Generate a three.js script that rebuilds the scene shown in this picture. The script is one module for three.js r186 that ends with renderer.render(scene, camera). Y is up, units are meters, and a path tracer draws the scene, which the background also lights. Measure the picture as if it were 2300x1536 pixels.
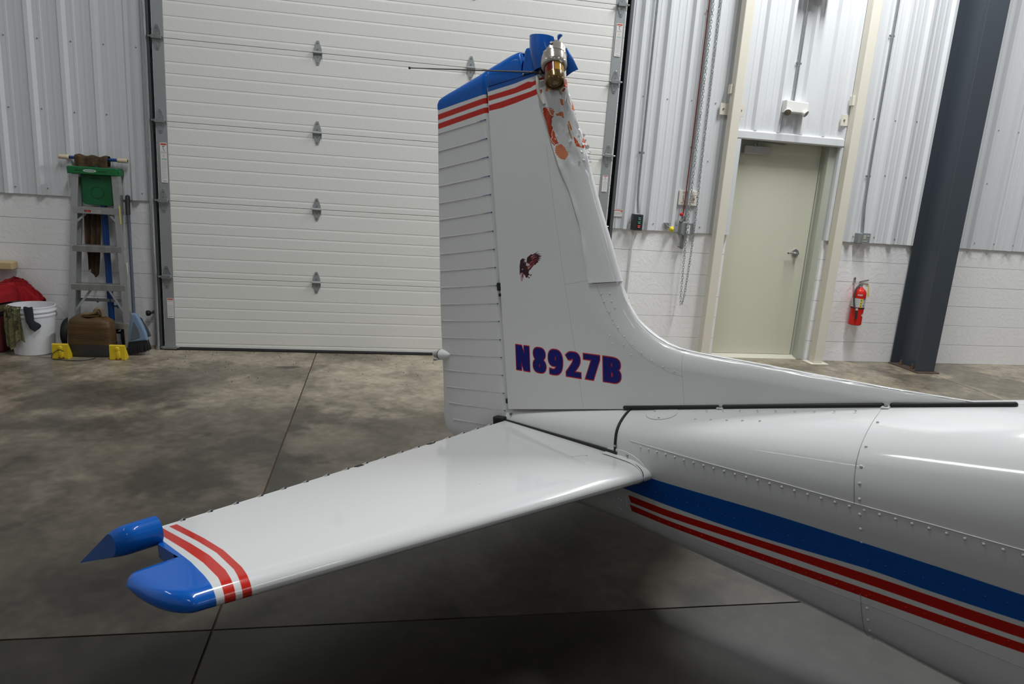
import * as THREE from 'three';
import { mergeGeometries, mergeVertices, toCreasedNormals } from 'three/addons/utils/BufferGeometryUtils.js';
import { RoundedBoxGeometry } from 'three/addons/geometries/RoundedBoxGeometry.js';
import { RectAreaLightUniformsLib } from 'three/addons/lights/RectAreaLightUniformsLib.js';

// ---------------------------------------------------------------- camera, light level
const V = (x, y, z) => new THREE.Vector3(x, y, z);
const scene = new THREE.Scene();
scene.background = new THREE.Color(0x000000);
const camera = new THREE.PerspectiveCamera(2 * Math.atan(768 / 1576.84) * 180 / Math.PI, 2300 / 1536, 0.05, 60);
camera.rotation.order = 'YXZ';
camera.position.set(0, 1.5377, 6.2089);
camera.rotation.set(-12.705 * Math.PI / 180, -10.972 * Math.PI / 180, 3.931 * Math.PI / 180);
scene.add(camera);
const renderer = new THREE.WebGLRenderer({ antialias: true });
renderer.toneMapping = THREE.LinearToneMapping;
renderer.toneMappingExposure = 1.39;
renderer.shadowMap.enabled = true;
RectAreaLightUniformsLib.init();
const LAMP_POWER = 30, LAMP_COLOR = new THREE.Color().setRGB(0.95, 0.98, 1.0);
const LAMPS = [[3.75, 1.75, 3.4], [-0.45, 3.4, 1.22], [7.4, 2.2, 1.4], [-5.0, 2.4, 0.02], [3.4, 8.4, 0.02], [-3.4, 8.6, 0.02], [8, 8.4, 0.02], [-1, 12.4, 0.02], [5, 12.4, 0.02]];

// ---------------------------------------------------------------- small helpers
let seedState = 7;
const rnd = () => { seedState = (seedState * 1664525 + 1013904223) >>> 0; return seedState / 4294967296; };
const rr = (a, b) => a + (b - a) * rnd();
const lerp = (a, b, t) => a + (b - a) * t;
const clamp = (x, a = 0, b = 1) => Math.min(b, Math.max(a, x));
const smooth = (a, b, x) => { const t = clamp((x - a) / (b - a)); return t * t * (3 - 2 * t); };
function interp(xs, ys, x) {
  const n = xs.length;
  if (x <= xs[0]) return ys[0];
  if (x >= xs[n - 1]) return ys[n - 1];
  let i = 1; while (xs[i] < x) i++;
  return lerp(ys[i - 1], ys[i], (x - xs[i - 1]) / (xs[i] - xs[i - 1]));
}
const table = (pairs) => { const a = pairs.map(p => p[0]), b = pairs.map(p => p[1]); return x => interp(a, b, x); };
// smoother (cubic) table
function curveTable(pairs) {
  const x = pairs.map(p => p[0]), y = pairs.map(p => p[1]), n = x.length, m = [];
  const d = []; for (let i = 0; i < n - 1; i++) d.push((y[i + 1] - y[i]) / (x[i + 1] - x[i]));
  for (let i = 0; i < n; i++) m.push(i === 0 ? d[0] : i === n - 1 ? d[n - 2] : d[i - 1] * d[i] <= 0 ? 0 : 2 * d[i - 1] * d[i] / (d[i - 1] + d[i]));
  return q => {
    if (q <= x[0]) return y[0]; if (q >= x[n - 1]) return y[n - 1];
    let i = 0; while (x[i + 1] < q) i++;
    const h = x[i + 1] - x[i], t = (q - x[i]) / h, t2 = t * t, t3 = t2 * t;
    return (2 * t3 - 3 * t2 + 1) * y[i] + (t3 - 2 * t2 + t) * h * m[i] + (-2 * t3 + 3 * t2) * y[i + 1] + (t3 - t2) * h * m[i + 1];
  };
}
const names = {};
function numbered(name) {
  const n = names[name] ?? 0; names[name] = n + 1;
  return n ? name + '_' + String(n).padStart(3, '0') : name;
}
function shadowed(o) { o.castShadow = true; o.receiveShadow = true; return o; }
function part(parent, name, geo, mat, label) {
  const g = Array.isArray(geo) ? merge(geo) : geo;
  const m = shadowed(new THREE.Mesh(g, mat)); m.name = name;
  if (label) m.userData.label = label;
  parent.add(m); return m;
}
const eachPart = (parent, name, geos, mat) => geos.map(g => part(parent, name, g, mat));
function thing(name, label, category, pos = [0, 0, 0], opts = {}) {
  const o = new THREE.Group(); o.name = numbered(name); o.position.set(...pos);
  o.userData = { label, category };
  if (opts.group) o.userData.group = opts.group;
  if (opts.kind) o.userData.kind = opts.kind;
  scene.add(o); return o;
}
function single(name, label, category, geo, mat, pos = [0, 0, 0], opts = {}) {
  const m = shadowed(new THREE.Mesh(Array.isArray(geo) ? merge(geo) : geo, mat));
  m.name = numbered(name); m.position.set(...pos); m.userData = { label, category };
  if (opts.group) m.userData.group = opts.group;
  if (opts.kind) m.userData.kind = opts.kind;
  scene.add(m); return m;
}
function structure(name, label, category = null) {
  const o = new THREE.Group(); o.name = name; o.userData = { kind: 'structure', label };
  if (category) o.userData.category = category;
  scene.add(o); return o;
}
function merge(list) {
  return mergeGeometries(list.map(g => {
    let h = g.index ? g.toNonIndexed() : g;
    for (const k of Object.keys(h.attributes)) if (!['position', 'normal', 'uv'].includes(k)) h.deleteAttribute(k);
    if (!h.attributes.uv) h.setAttribute('uv', new THREE.BufferAttribute(new Float32Array(h.attributes.position.count * 2), 2));
    return h;
  }));
}
function box(x0, x1, y0, y1, z0, z1, r = 0) {
  const w = x1 - x0, h = y1 - y0, d = z1 - z0;
  const g = r > 0 ? new RoundedBoxGeometry(w, h, d, 2, Math.min(r, w / 2.01, h / 2.01, d / 2.01)) : new THREE.BoxGeometry(w, h, d);
  return g.translate((x0 + x1) / 2, (y0 + y1) / 2, (z0 + z1) / 2);
}
function polyShape(pts) { const s = new THREE.Shape(); pts.forEach((p, i) => i ? s.lineTo(p[0], p[1]) : s.moveTo(p[0], p[1])); s.closePath(); return s; }
// profile [(z,y)] swept along x
function prismX(profile, x0, x1) {
  return new THREE.ExtrudeGeometry(polyShape(profile.map(p => [-p[0], p[1]])), { depth: x1 - x0, bevelEnabled: false }).rotateY(Math.PI / 2).translate(x0, 0, 0);
}
// profile [(x,z)] swept along y
function prismY(profile, y0, y1) {
  return new THREE.ExtrudeGeometry(polyShape(profile.map(p => [p[0], -p[1]])), { depth: y1 - y0, bevelEnabled: false }).rotateX(-Math.PI / 2).translate(0, y0, 0);
}
// outline [(x,y)] with thickness along z, bevelled
function plate(pts, z0, z1, bevel = 0, curve = 8) {
  const s = pts instanceof THREE.Shape ? pts : polyShape(pts);
  return new THREE.ExtrudeGeometry(s, { depth: Math.max(1e-4, z1 - z0 - 2 * bevel), bevelEnabled: bevel > 0, bevelSize: bevel, bevelThickness: bevel, bevelOffset: -bevel, bevelSegments: 2, curveSegments: curve }).translate(0, 0, z0 + bevel);
}
function tube(pts, r, seg = 0, rad = 8) {
  const c = new THREE.CatmullRomCurve3(pts.map(p => p.isVector3 ? p : V(...p)));
  return new THREE.TubeGeometry(c, seg || Math.max(2, (pts.length - 1) * 6), r, rad, false);
}
function rod(a, b, r0, r1 = r0, seg = 14, open = false) {
  a = a.isVector3 ? a : V(...a); b = b.isVector3 ? b : V(...b);
  const d = b.clone().sub(a), L = d.length();
  const g = new THREE.CylinderGeometry(r1, r0, L, seg, 1, open);
  g.applyQuaternion(new THREE.Quaternion().setFromUnitVectors(V(0, 1, 0), d.normalize()));
  return g.translate((a.x + b.x) / 2, (a.y + b.y) / 2, (a.z + b.z) / 2);
}
function bar(a, b, w, d) { // rectangular bar from a to b
  a = V(...a); b = V(...b);
  const dir = b.clone().sub(a), L = dir.length(), g = new THREE.BoxGeometry(w, L, d);
  g.applyQuaternion(new THREE.Quaternion().setFromUnitVectors(V(0, 1, 0), dir.normalize()));
  return g.translate((a.x + b.x) / 2, (a.y + b.y) / 2, (a.z + b.z) / 2);
}
const lathe = (pts, seg = 28) => new THREE.LatheGeometry(pts.map(p => new THREE.Vector2(p[0], p[1])), seg);
function grid(nu, nv, fn, uvfn) {
  const pos = [], uv = [], idx = [];
  for (let j = 0; j <= nv; j++) for (let i = 0; i <= nu; i++) {
    const p = fn(i / nu, j / nv, i, j); pos.push(p[0], p[1], p[2]);
    const t = uvfn ? uvfn(p, i / nu, j / nv) : [i / nu, j / nv]; uv.push(t[0], t[1]);
  }
  for (let j = 0; j < nv; j++) for (let i = 0; i < nu; i++) {
    const a = j * (nu + 1) + i, b = a + 1, c = a + nu + 1, d = c + 1; idx.push(a, b, d, a, d, c);
  }
  const g = new THREE.BufferGeometry();
  g.setAttribute('position', new THREE.Float32BufferAttribute(pos, 3));
  g.setAttribute('uv', new THREE.Float32BufferAttribute(uv, 2));
  g.setIndex(idx); g.computeVertexNormals(); return g;
}
// ---------------------------------------------------------------- noise and textures
function lattice(per, seed) { const a = new Float32Array(per * per); let s = (seed * 2654435761) >>> 0; for (let i = 0; i < a.length; i++) { s = (s * 1664525 + 1013904223) >>> 0; a[i] = s / 4294967296; } return a; }
function noise2(L, per, x, y) {
  let xi = Math.floor(x), yi = Math.floor(y); const fx = x - xi, fy = y - yi;
  xi = ((xi % per) + per) % per; yi = ((yi % per) + per) % per;
  const x1 = (xi + 1) % per, y1 = (yi + 1) % per, u = fx * fx * (3 - 2 * fx), v = fy * fy * (3 - 2 * fy);
  const a = L[yi * per + xi], b = L[yi * per + x1], c = L[y1 * per + xi], d = L[y1 * per + x1];
  return (a + (b - a) * u) * (1 - v) + (c + (d - c) * u) * v;
}
function fbm(base, oct, seed, gain = 0.5) {
  const ls = []; for (let o = 0; o < oct; o++) ls.push([lattice(base << o, seed + o * 17), base << o, Math.pow(gain, o)]);
  const tot = ls.reduce((s, l) => s + l[2], 0);
  return (u, v) => { let s = 0; for (const [L, p, a] of ls) s += a * noise2(L, p, u * p, v * p); return s / tot; };
}
function dataTex(n, fn, srgb) {
  const d = new Uint8Array(n * n * 4);
  for (let j = 0; j < n; j++) for (let i = 0; i < n; i++) {
    const c = fn((i + 0.5) / n, (j + 0.5) / n), k = (j * n + i) * 4;
    d[k] = clamp(c[0], 0, 255); d[k + 1] = clamp(c[1], 0, 255); d[k + 2] = clamp(c[2], 0, 255); d[k + 3] = 255;
  }
  const t = new THREE.DataTexture(d, n, n); t.wrapS = t.wrapT = THREE.RepeatWrapping; t.magFilter = THREE.LinearFilter; t.minFilter = THREE.LinearMipmapLinearFilter; t.generateMipmaps = true;
  if (srgb) t.colorSpace = THREE.SRGBColorSpace; t.needsUpdate = true; return t;
}
function canvasTex(w, h, draw) {
  const c = document.createElement('canvas'); c.width = w; c.height = h; const g = c.getContext('2d'); draw(g, w, h);
  const t = new THREE.CanvasTexture(c); t.colorSpace = THREE.SRGBColorSpace; t.magFilter = THREE.LinearFilter; return t;
}
const poly = (g, pts, fill) => { g.fillStyle = fill; g.beginPath(); pts.forEach((p, i) => i ? g.lineTo(p[0], p[1]) : g.moveTo(p[0], p[1])); g.closePath(); g.fill(); };
const grainF = fbm(16, 4, 91, 0.6), coarseF = fbm(4, 5, 33);
const grainTex = dataTex(512, (u, v) => { const n = 255 * grainF(u, v); return [n, n, n]; });
const coarseTex = dataTex(256, (u, v) => { const n = 255 * coarseF(u, v); return [n, n, n]; });
const withRepeat = (t, x, y = x) => { const c = t.clone(); c.repeat.set(x, y); c.needsUpdate = true; return c; };

// ---------------------------------------------------------------- materials
const std = (color, roughness = 0.6, o = {}) => new THREE.MeshStandardMaterial({ color, roughness, ...o });
const lin = (r, g, b) => new THREE.Color().setRGB(r, g, b);
const gloss = (o) => new THREE.MeshPhysicalMaterial({ roughness: 0.4, specularIntensity: 0.25, clearcoat: 0.5, clearcoatRoughness: 0.09, ...o });
const M = {
  blockPaint: std(lin(0.84, 0.83, 0.82), 0.55, { bumpMap: withRepeat(grainTex, 2.5), bumpScale: 0.0022 }),
  mortar: std(lin(0.52, 0.515, 0.51), 0.8),
  wallCore: std(lin(0.5, 0.5, 0.5), 0.9),
  sheet: std(lin(0.67, 0.68, 0.69), 0.36, { metalness: 0.05 }),
  sheetTrim: std(lin(0.64, 0.65, 0.66), 0.4),
  ceiling: std(lin(0.16, 0.16, 0.16), 0.85),
  doorWhite: std(lin(0.74, 0.73, 0.69), 0.42, { bumpMap: withRepeat(grainTex, 3), bumpScale: 0.0006 }),
  galv: std(lin(0.42, 0.44, 0.44), 0.42, { metalness: 0.75, roughnessMap: withRepeat(coarseTex, 6), }),
  galvDull: std(lin(0.33, 0.345, 0.345), 0.5, { metalness: 0.45 }),
  trackDark: std(lin(0.09, 0.095, 0.1), 0.55, { metalness: 0.5 }),
  rubber: std(lin(0.012, 0.012, 0.013), 0.6),
  black: std(lin(0.02, 0.02, 0.022), 0.45),
  doorGreen: std(lin(0.60, 0.59, 0.475), 0.45),
  frameGreen: std(lin(0.43, 0.45, 0.38), 0.42),
  post: std(lin(0.68, 0.64, 0.54), 0.5),
  columnSteel: std(lin(0.055, 0.066, 0.08), 0.42, { metalness: 0.2 }),
  rust: std(lin(0.13, 0.07, 0.035), 0.8),
  chrome: std(lin(0.6, 0.6, 0.6), 0.22, { metalness: 1 }),
  alum: std(lin(0.55, 0.55, 0.53), 0.4, { metalness: 0.8, roughnessMap: withRepeat(coarseTex, 4) }),
  plasticWhite: std(lin(0.78, 0.77, 0.73), 0.4),
  boxGrey: std(lin(0.26, 0.28, 0.275), 0.5, { metalness: 0.3 }),
  red: gloss({ color: lin(0.55, 0.016, 0.01) }),
  white: gloss({ color: lin(0.73, 0.73, 0.72) }),
  blue: gloss({ color: lin(0.001, 0.105, 0.46), clearcoat: 0.4 }),
  seam: std(lin(0.36, 0.36, 0.355), 0.6),
  screw: std(lin(0.35, 0.34, 0.32), 0.35, { metalness: 0.9 }),
};
// ================================================================ SETTING
// floor: sawn concrete slabs
{
  const fl = structure('floor', 'mottled grey concrete floor with saw-cut joints', 'floor');
  const n1 = fbm(3, 7, 5, 0.55), n2 = fbm(6, 6, 50, 0.6), n3 = fbm(40, 3, 80, 0.6), n4 = fbm(12, 6, 140, 0.62), n5 = fbm(160, 2, 170, 0.6);
  const S = 5.83;
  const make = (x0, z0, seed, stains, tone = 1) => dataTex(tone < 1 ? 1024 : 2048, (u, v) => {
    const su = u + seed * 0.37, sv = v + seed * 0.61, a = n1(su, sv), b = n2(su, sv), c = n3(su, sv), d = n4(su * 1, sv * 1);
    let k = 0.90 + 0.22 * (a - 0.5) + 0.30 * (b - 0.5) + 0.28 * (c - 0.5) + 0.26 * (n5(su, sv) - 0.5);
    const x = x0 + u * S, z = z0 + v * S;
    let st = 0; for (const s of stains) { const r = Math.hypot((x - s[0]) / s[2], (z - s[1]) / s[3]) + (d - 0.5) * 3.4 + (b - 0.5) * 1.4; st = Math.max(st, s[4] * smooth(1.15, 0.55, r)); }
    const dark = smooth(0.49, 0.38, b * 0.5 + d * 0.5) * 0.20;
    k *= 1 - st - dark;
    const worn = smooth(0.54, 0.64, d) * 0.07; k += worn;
    k *= tone * (tone < 1 ? 1 : 0.93 - 0.44 * smooth(0.9, 3.2, z + (a - 0.5) * 2.4)); return [165 * k + 4, 154 * k + 3, 137 * k];  // slabs by the wall darken toward the camera, painting in light falloff and shade
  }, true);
  const bump = withRepeat(grainTex, 3);
  const mat = (map, rep) => new THREE.MeshStandardMaterial({ map, roughness: 0.40, roughnessMap: null, bumpMap: bump, bumpScale: 0.0006 });
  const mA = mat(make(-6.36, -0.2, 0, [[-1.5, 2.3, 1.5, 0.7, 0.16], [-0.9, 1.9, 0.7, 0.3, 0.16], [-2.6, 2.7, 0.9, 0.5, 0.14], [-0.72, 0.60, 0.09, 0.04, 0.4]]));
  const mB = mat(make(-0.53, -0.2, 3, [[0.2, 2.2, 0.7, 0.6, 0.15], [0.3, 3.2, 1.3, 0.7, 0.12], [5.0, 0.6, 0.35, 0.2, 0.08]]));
  const mC = mat(make(-6.36, 3.98, 7, [], 0.29)), mD = mat(make(-0.53, 3.98, 5, [], 0.31));  // front slabs toned much darker, the dimmer light there put into their colour
  const cut = 0.004;
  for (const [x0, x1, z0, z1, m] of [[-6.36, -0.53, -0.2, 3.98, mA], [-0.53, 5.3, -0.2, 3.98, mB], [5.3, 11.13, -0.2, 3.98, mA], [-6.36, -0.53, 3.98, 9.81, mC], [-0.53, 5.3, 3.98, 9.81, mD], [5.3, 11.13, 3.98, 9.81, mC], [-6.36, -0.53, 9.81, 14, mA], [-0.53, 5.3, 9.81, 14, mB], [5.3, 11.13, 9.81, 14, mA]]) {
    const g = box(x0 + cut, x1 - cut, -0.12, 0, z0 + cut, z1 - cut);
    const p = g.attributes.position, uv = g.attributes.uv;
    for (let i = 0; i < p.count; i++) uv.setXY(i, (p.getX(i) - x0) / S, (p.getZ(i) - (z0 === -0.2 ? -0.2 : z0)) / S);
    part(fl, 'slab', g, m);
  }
  part(fl, 'joint_filler', box(-6.36, 11.13, -0.2, -0.006, -0.2, 14), std(lin(0.07, 0.035, 0.025), 0.9));
}
// back wall
const RIB0 = -2.637, PITCH = 0.2286;
{
  const w = structure('wall_back', 'hangar end wall with white block base and ribbed steel liner panels', 'wall');
  part(w, 'wall_core', [box(-6.4, 3.19, 0, 6.3, -0.45, -0.2), box(4.2, 11.2, 0, 6.3, -0.45, -0.2), box(3.19, 4.2, 2.13, 6.3, -0.45, -0.2), box(3.1, 4.3, 0, 2.2, -0.55, -0.45),
    box(-6.4, -1.81, 1.2, 6.3, -0.2, 0), box(-1.81, 2.02, 3.6, 6.3, -0.2, 0), box(-1.81, 2.02, 0, 3.6, -0.2, 0.02), box(2.02, 3.19, 1.2, 6.3, -0.2, 0), box(4.2, 11.2, 1.2, 6.3, -0.2, 0), box(3.19, 4.2, 2.13, 6.3, -0.2, 0)], M.wallCore);
  part(w, 'mortar', [box(-6.4, -1.812, 0, 1.2, -0.19, -0.004), box(2.022, 3.192, 0, 1.2, -0.19, -0.004), box(4.202, 11.2, 0, 1.2, -0.19, -0.004)], M.mortar);
  // concrete blocks, each its own piece
  const C = 0.2032, BW = 0.4064, cache = {};
  const blockGeo = wd => cache[wd.toFixed(3)] ??= plate([[0.0001, 0.0012], [wd - 0.0001, 0.0012], [wd - 0.0001, C - 0.0022], [0.0001, C - 0.0022]], -0.2, 0, 0.0012);
  const blocks = (x0, x1) => {
    for (let r = 0; r < 6; r++) {
      let x = x0, first = r % 2 ? BW / 2 : BW;
      while (x < x1 - 0.01) {
        const wd = Math.min(first, x1 - x); first = BW;
        const m = part(w, 'block', blockGeo(wd), M.blockPaint); m.position.set(x, r * C, rr(-0.0008, 0.0008)); x += wd;
      }
    }
  };
  blocks(-4.045, -1.81); blocks(2.02, 3.19); blocks(4.2, 7.0);
  part(w, 'block_course', [box(-6.4, -4.05, 0, 1.2, -0.2, 0), box(7.0, 11.2, 0, 1.2, -0.2, 0)], M.blockPaint);
  // ribbed liner sheets, 4 ribs each
  const zf = 0.016, profile = (x0, x1) => {
    const top = [];
    const k0 = Math.floor((x0 - RIB0) / PITCH) - 1, k1 = Math.ceil((x1 - RIB0) / PITCH) + 1;
    for (let k = k0; k <= k1; k++) {
      const c = RIB0 + k * PITCH;
      for (const [dx, z] of [[-0.033, 0], [-0.014, 0.03], [0.014, 0.03], [0.033, 0], [0.067, 0], [0.074, 0.0035], [0.087, 0.0035], [0.094, 0], [0.134, 0], [0.141, 0.0035], [0.154, 0.0035], [0.161, 0]]) { const x = c + dx; if (x > x0 && x < x1) top.push([x, zf + z]); }
    }
    const at = x => { const k = Math.round((x - RIB0) / PITCH), d = Math.abs(x - RIB0 - k * PITCH); return zf + 0.03 * clamp((0.033 - d) / 0.019); };
    return [[x0, at(x0)], ...top, [x1, at(x1)], [x1, zf - 0.012], [x0, zf - 0.012]];
  };
  const sheets = (x0, x1, y0) => {
    let x = x0;
    while (x < x1 - 0.01) {
      const k = Math.floor((x - RIB0 - 0.005) / (4 * PITCH)) + 1, nx = Math.min(x1, RIB0 + k * 4 * PITCH - 0.045);
      const nx2 = nx <= x + 0.02 ? Math.min(x1, nx + 4 * PITCH) : nx;
      const s = part(w, 'liner_sheet', prismY(profile(x, nx2), y0, 6.3), M.sheet); s.position.z = rr(0, 0.0012); x = nx2;
    }
  };
  sheets(-6.4, -1.83, 1.203); sheets(2.025, 3.165, 1.203); sheets(3.165, 4.235, 2.15); sheets(4.235, 5.2, 1.203); sheets(5.2, 11.2, 1.203);
  part(w, 'liner_header', prismY(profile(-1.83, 2.025), 3.64, 6.3), M.sheet);
  // screws of the liner
  const sc = [];
  for (let k = -8; k < 40; k++) for (const [y, dx] of [[2.36, 0.055], [1.26, 0.05], [1.85, 0.05]]) {
    const x = RIB0 + k * PITCH + dx; if (x > -1.86 && x < 2.04) continue; if (x > 3.0 && x < 4.34) continue;
    if (y === 1.85 && rnd() < 0.6) continue;
    sc.push(new THREE.CylinderGeometry(0.0045, 0.0055, 0.006, 6).rotateX(Math.PI / 2).translate(x, y + rr(-0.006, 0.006), zf + 0.003));
  }
  const scr = part(w, 'sheet_screw', sc, M.screw); scr.userData.kind = 'stuff';
}
for (const [n, x0, x1, z0, z1, l] of [['wall_left', -6.6, -6.4, -0.4, 14.2, 'plain side wall to the left of the view'], ['wall_right', 11.13, 11.33, -0.4, 14.2, 'plain side wall to the right of the view'], ['wall_front', -6.4, 11.2, 14, 14.2, 'plain wall behind the camera']]) {
  const s = structure(n, l, 'wall'); part(s, 'wall_panel', box(x0, x1, 0, 6.3, z0, z1), M.sheet);
}
{ const c = structure('ceiling', 'plain light ceiling of the hangar', 'ceiling'); part(c, 'ceiling_panel', box(-6.6, 11.33, 6.3, 6.5, -0.4, 14.2), M.ceiling); }

// sheet-metal trim around the pedestrian door
{
  const t = structure('trim_1', 'pale steel trim around the pedestrian door', 'trim');
  part(t, 'trim_head', prismX([[0.0, 2.072], [0.034, 2.072], [0.05, 2.082], [0.05, 2.14], [0.04, 2.152], [0, 2.152]], 3.125, 4.275), M.sheetTrim);
  part(t, 'trim_side', prismY([[3.125, 0], [3.125, 0.04], [3.135, 0.05], [3.18, 0.05], [3.192, 0.034], [3.192, 0]], 1.203, 2.07), M.sheetTrim);
  part(t, 'trim_side', prismY([[4.2, 0], [4.2, 0.03], [4.212, 0.05], [4.262, 0.05], [4.275, 0.04], [4.275, 0]], 1.203, 2.07), M.sheetTrim);
}
// pedestrian door
{
  const d = structure('door_2', 'pale sage green steel door with lever handle and door closer', 'door');
  const lf = part(d, 'door_leaf', box(3.215, 4.118, 0.028, 2.085, -0.175, -0.13, 0.003), M.doorGreen);
  part(d, 'frame', [
    prismY([[4.11, -0.2], [4.11, -0.178], [4.122, -0.178], [4.122, -0.125], [4.14, -0.125], [4.14, -0.075], [4.13, -0.075], [4.13, -0.03], [4.2, -0.03], [4.2, -0.2]], 0, 2.1),
    prismY([[3.19, -0.2], [3.19, -0.03], [3.205, -0.03], [3.205, -0.075], [3.2, -0.075], [3.2, -0.125], [3.21, -0.125], [3.21, -0.2]], 0, 2.1),
    prismX([[-0.2, 2.087], [-0.125, 2.087], [-0.125, 2.078], [-0.03, 2.078], [-0.03, 2.14], [-0.2, 2.14]], 3.19, 4.2)], M.frameGreen);
  part(d, 'threshold', prismX([[-0.2, 0], [-0.2, 0.026], [-0.13, 0.026], [-0.03, 0.006], [-0.03, 0]], 3.2, 4.19), std(lin(0.56, 0.53, 0.44), 0.5));
  const h = part(d, 'door_handle', [rod([4.0, 1.057, -0.13], [4.0, 1.057, -0.118], 0.04, 0.036, 24), rod([4.0, 1.057, -0.118], [4.0, 1.057, -0.075], 0.013, 0.013),
    tube([[4.0, 1.057, -0.078], [3.97, 1.058, -0.074], [3.93, 1.057, -0.075], [3.895, 1.055, -0.078]], 0.0095, 16)], M.chrome);
  const cl = part(d, 'door_closer', box(3.29, 3.555, 1.955, 2.03, -0.13, -0.065, 0.008), std(lin(0.44, 0.43, 0.41), 0.4, { metalness: 0.3 }));
  part(cl, 'closer_arm', [bar([3.42, 2.035, -0.09], [3.40, 2.062, -0.03], 0.014, 0.008), bar([3.39, 2.066, -0.03], [3.68, 2.06, -0.045], 0.012, 0.012), rod([3.39, 2.02, -0.07], [3.39, 2.05, -0.07], 0.012)], M.boxGrey);
}
// sectional overhead door
{
  const d = structure('door_1', 'white ribbed sectional overhead door closed to the floor', 'door');
  const H = 0.6082, X0 = -1.75, X1 = 1.965, ZF = 0.12;
  const prof = [[0.07, 0]];
  prof.push([ZF - 0.004, 0], [ZF, 0.003]);
  for (const y of [0.054, 0.16, 0.267, 0.356, 0.441, 0.567]) prof.push([ZF, y - 0.016], [ZF - 0.0024, y - 0.001], [ZF - 0.0024, y], [ZF, y + 0.003]);
  prof.push([ZF, H - 0.006], [ZF - 0.004, H - 0.0025], [0.07, H - 0.0025]);
  const g = prismX(prof, X0, X1);
  const Y0 = 0.003;
  for (let k = 0; k < 6; k++) {
    const s = part(d, 'door_section', g, M.doorWhite); s.position.y = Y0 + k * H;
    const stile = (x0, x1) => part(s, 'end_stile', box(x0, x1, 0.004, H - 0.004, ZF - 0.005, ZF + 0.005, 0.002), M.galvDull);
    stile(-1.745, -1.664); stile(1.868, 1.955);
  }
  // hinges
  const leaf = (y0, y1) => [[-0.031, 0], [0.031, 0], [0.031, 0.028 * Math.sign(y1)], [0.010, y1 * 0.97], [0, y1], [-0.010, y1 * 0.97], [-0.031, 0.028 * Math.sign(y1)]];
  const up = plate(leaf(0, 0.092), 0, 0.004, 0.0012), dn = plate(leaf(0, -0.094).reverse(), 0, 0.004, 0.0012);
  const pin = rod([-0.036, 0, 0.012], [0.036, 0, 0.012], 0.011, 0.011, 12);
  const bolts = [0.072, 0.026, -0.032, -0.074].map(y => new THREE.CylinderGeometry(0.005, 0.0065, 0.005, 8).rotateX(Math.PI / 2).translate(0, y, 0.006));
  const wings = [box(-0.036, -0.032, -0.045, 0.004, 0, 0.014), box(0.032, 0.036, -0.045, 0.004, 0, 0.014)];
  const hg = merge([up, dn, pin, ...wings]), bg = merge(bolts);
  for (let k = 1; k < 6; k++) for (const x of [-0.535, 0.68]) {
    const h = part(d, 'hinge', hg, M.galvDull); h.position.set(x, Y0 + k * H, ZF + 0.002); part(h, 'bolt', bg, M.screw);
  }
  const roller = merge([up, dn, rod([-0.06, 0, 0.018], [0.05, 0, 0.018], 0.008, 0.008, 10), box(-0.036, 0.036, -0.014, 0.014, 0.003, 0.03, 0.003)]);
  for (let k = 0; k < 6; k++) for (const [x, s] of [[-1.712, 1], [1.915, -1]]) {
    const h = part(d, 'roller_hinge', k ? roller : merge([box(-0.05, 0.06, 0.006, 0.03, 0, 0.02, 0.002), rod([-0.06, 0.02, 0.018], [0.08, 0.02, 0.018], 0.007)]), M.galv); h.position.set(x, Y0 + k * H, ZF + 0.005); h.scale.x = s; if (k) part(h, 'bolt', bg, M.screw);
  }
  part(d, 'bottom_seal', prismX([[0.075, -0.001], [0.128, -0.001], [0.135, 0.008], [0.13, 0.024], [0.075, 0.024]], X0, X1), M.rubber);
}
// printed labels (unreadable small print stays as bars)
const bars = (g, x0, x1, y0, y1, n, col) => { g.fillStyle = col; for (let i = 0; i < n; i++) { let x = x0; while (x < x1) { const w = 4 + rnd() * 14; g.fillRect(x, y0 + (y1 - y0) * i / n, Math.min(w, x1 - x), (y1 - y0) / n * 0.45); x += w + 4; } } };
const longLabelTex = canvasTex(128, 512, (g, w, h) => {
  g.fillStyle = '#d6d3d0'; g.fillRect(0, 0, w, h); g.fillStyle = '#b5421f'; g.fillRect(10, 10, w - 20, 22);
  g.strokeStyle = '#1c1c1c'; g.lineWidth = 8; g.beginPath(); g.moveTo(40, 48); g.lineTo(86, 46); g.moveTo(60, 46); g.lineTo(56, 78); g.lineTo(82, 104); g.stroke();
  bars(g, 12, w - 12, 112, 140, 2, '#8a8a88'); g.strokeStyle = '#c58a7c'; g.lineWidth = 4; g.beginPath(); g.arc(62, 166, 18, 0, 6.3); g.moveTo(48, 180); g.lineTo(78, 152); g.stroke();
  g.fillStyle = '#2f8a62'; g.fillRect(18, 206, w - 30, 8); bars(g, 20, w - 16, 226, 470, 14, '#a9a4a2'); g.fillStyle = '#333'; g.fillRect(40, 488, w - 60, 5);
});
const shortLabelTex = canvasTex(128, 320, (g, w, h) => {
  g.fillStyle = '#d9d6d4'; g.fillRect(0, 0, w, h); g.fillStyle = '#b5421f'; g.fillRect(10, 8, w - 20, 20); bars(g, 10, w - 10, 36, 60, 2, '#777'); g.strokeStyle = '#c99'; g.lineWidth = 4; g.beginPath(); g.moveTo(50, 70); g.lineTo(72, 100); g.stroke();
  bars(g, 14, w - 14, 110, 280, 11, '#aaa6a4'); g.fillStyle = '#222'; g.fillRect(12, 292, w - 24, 6);
});
const lab = (tex) => std(0xffffff, 0.45, { map: tex });
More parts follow.
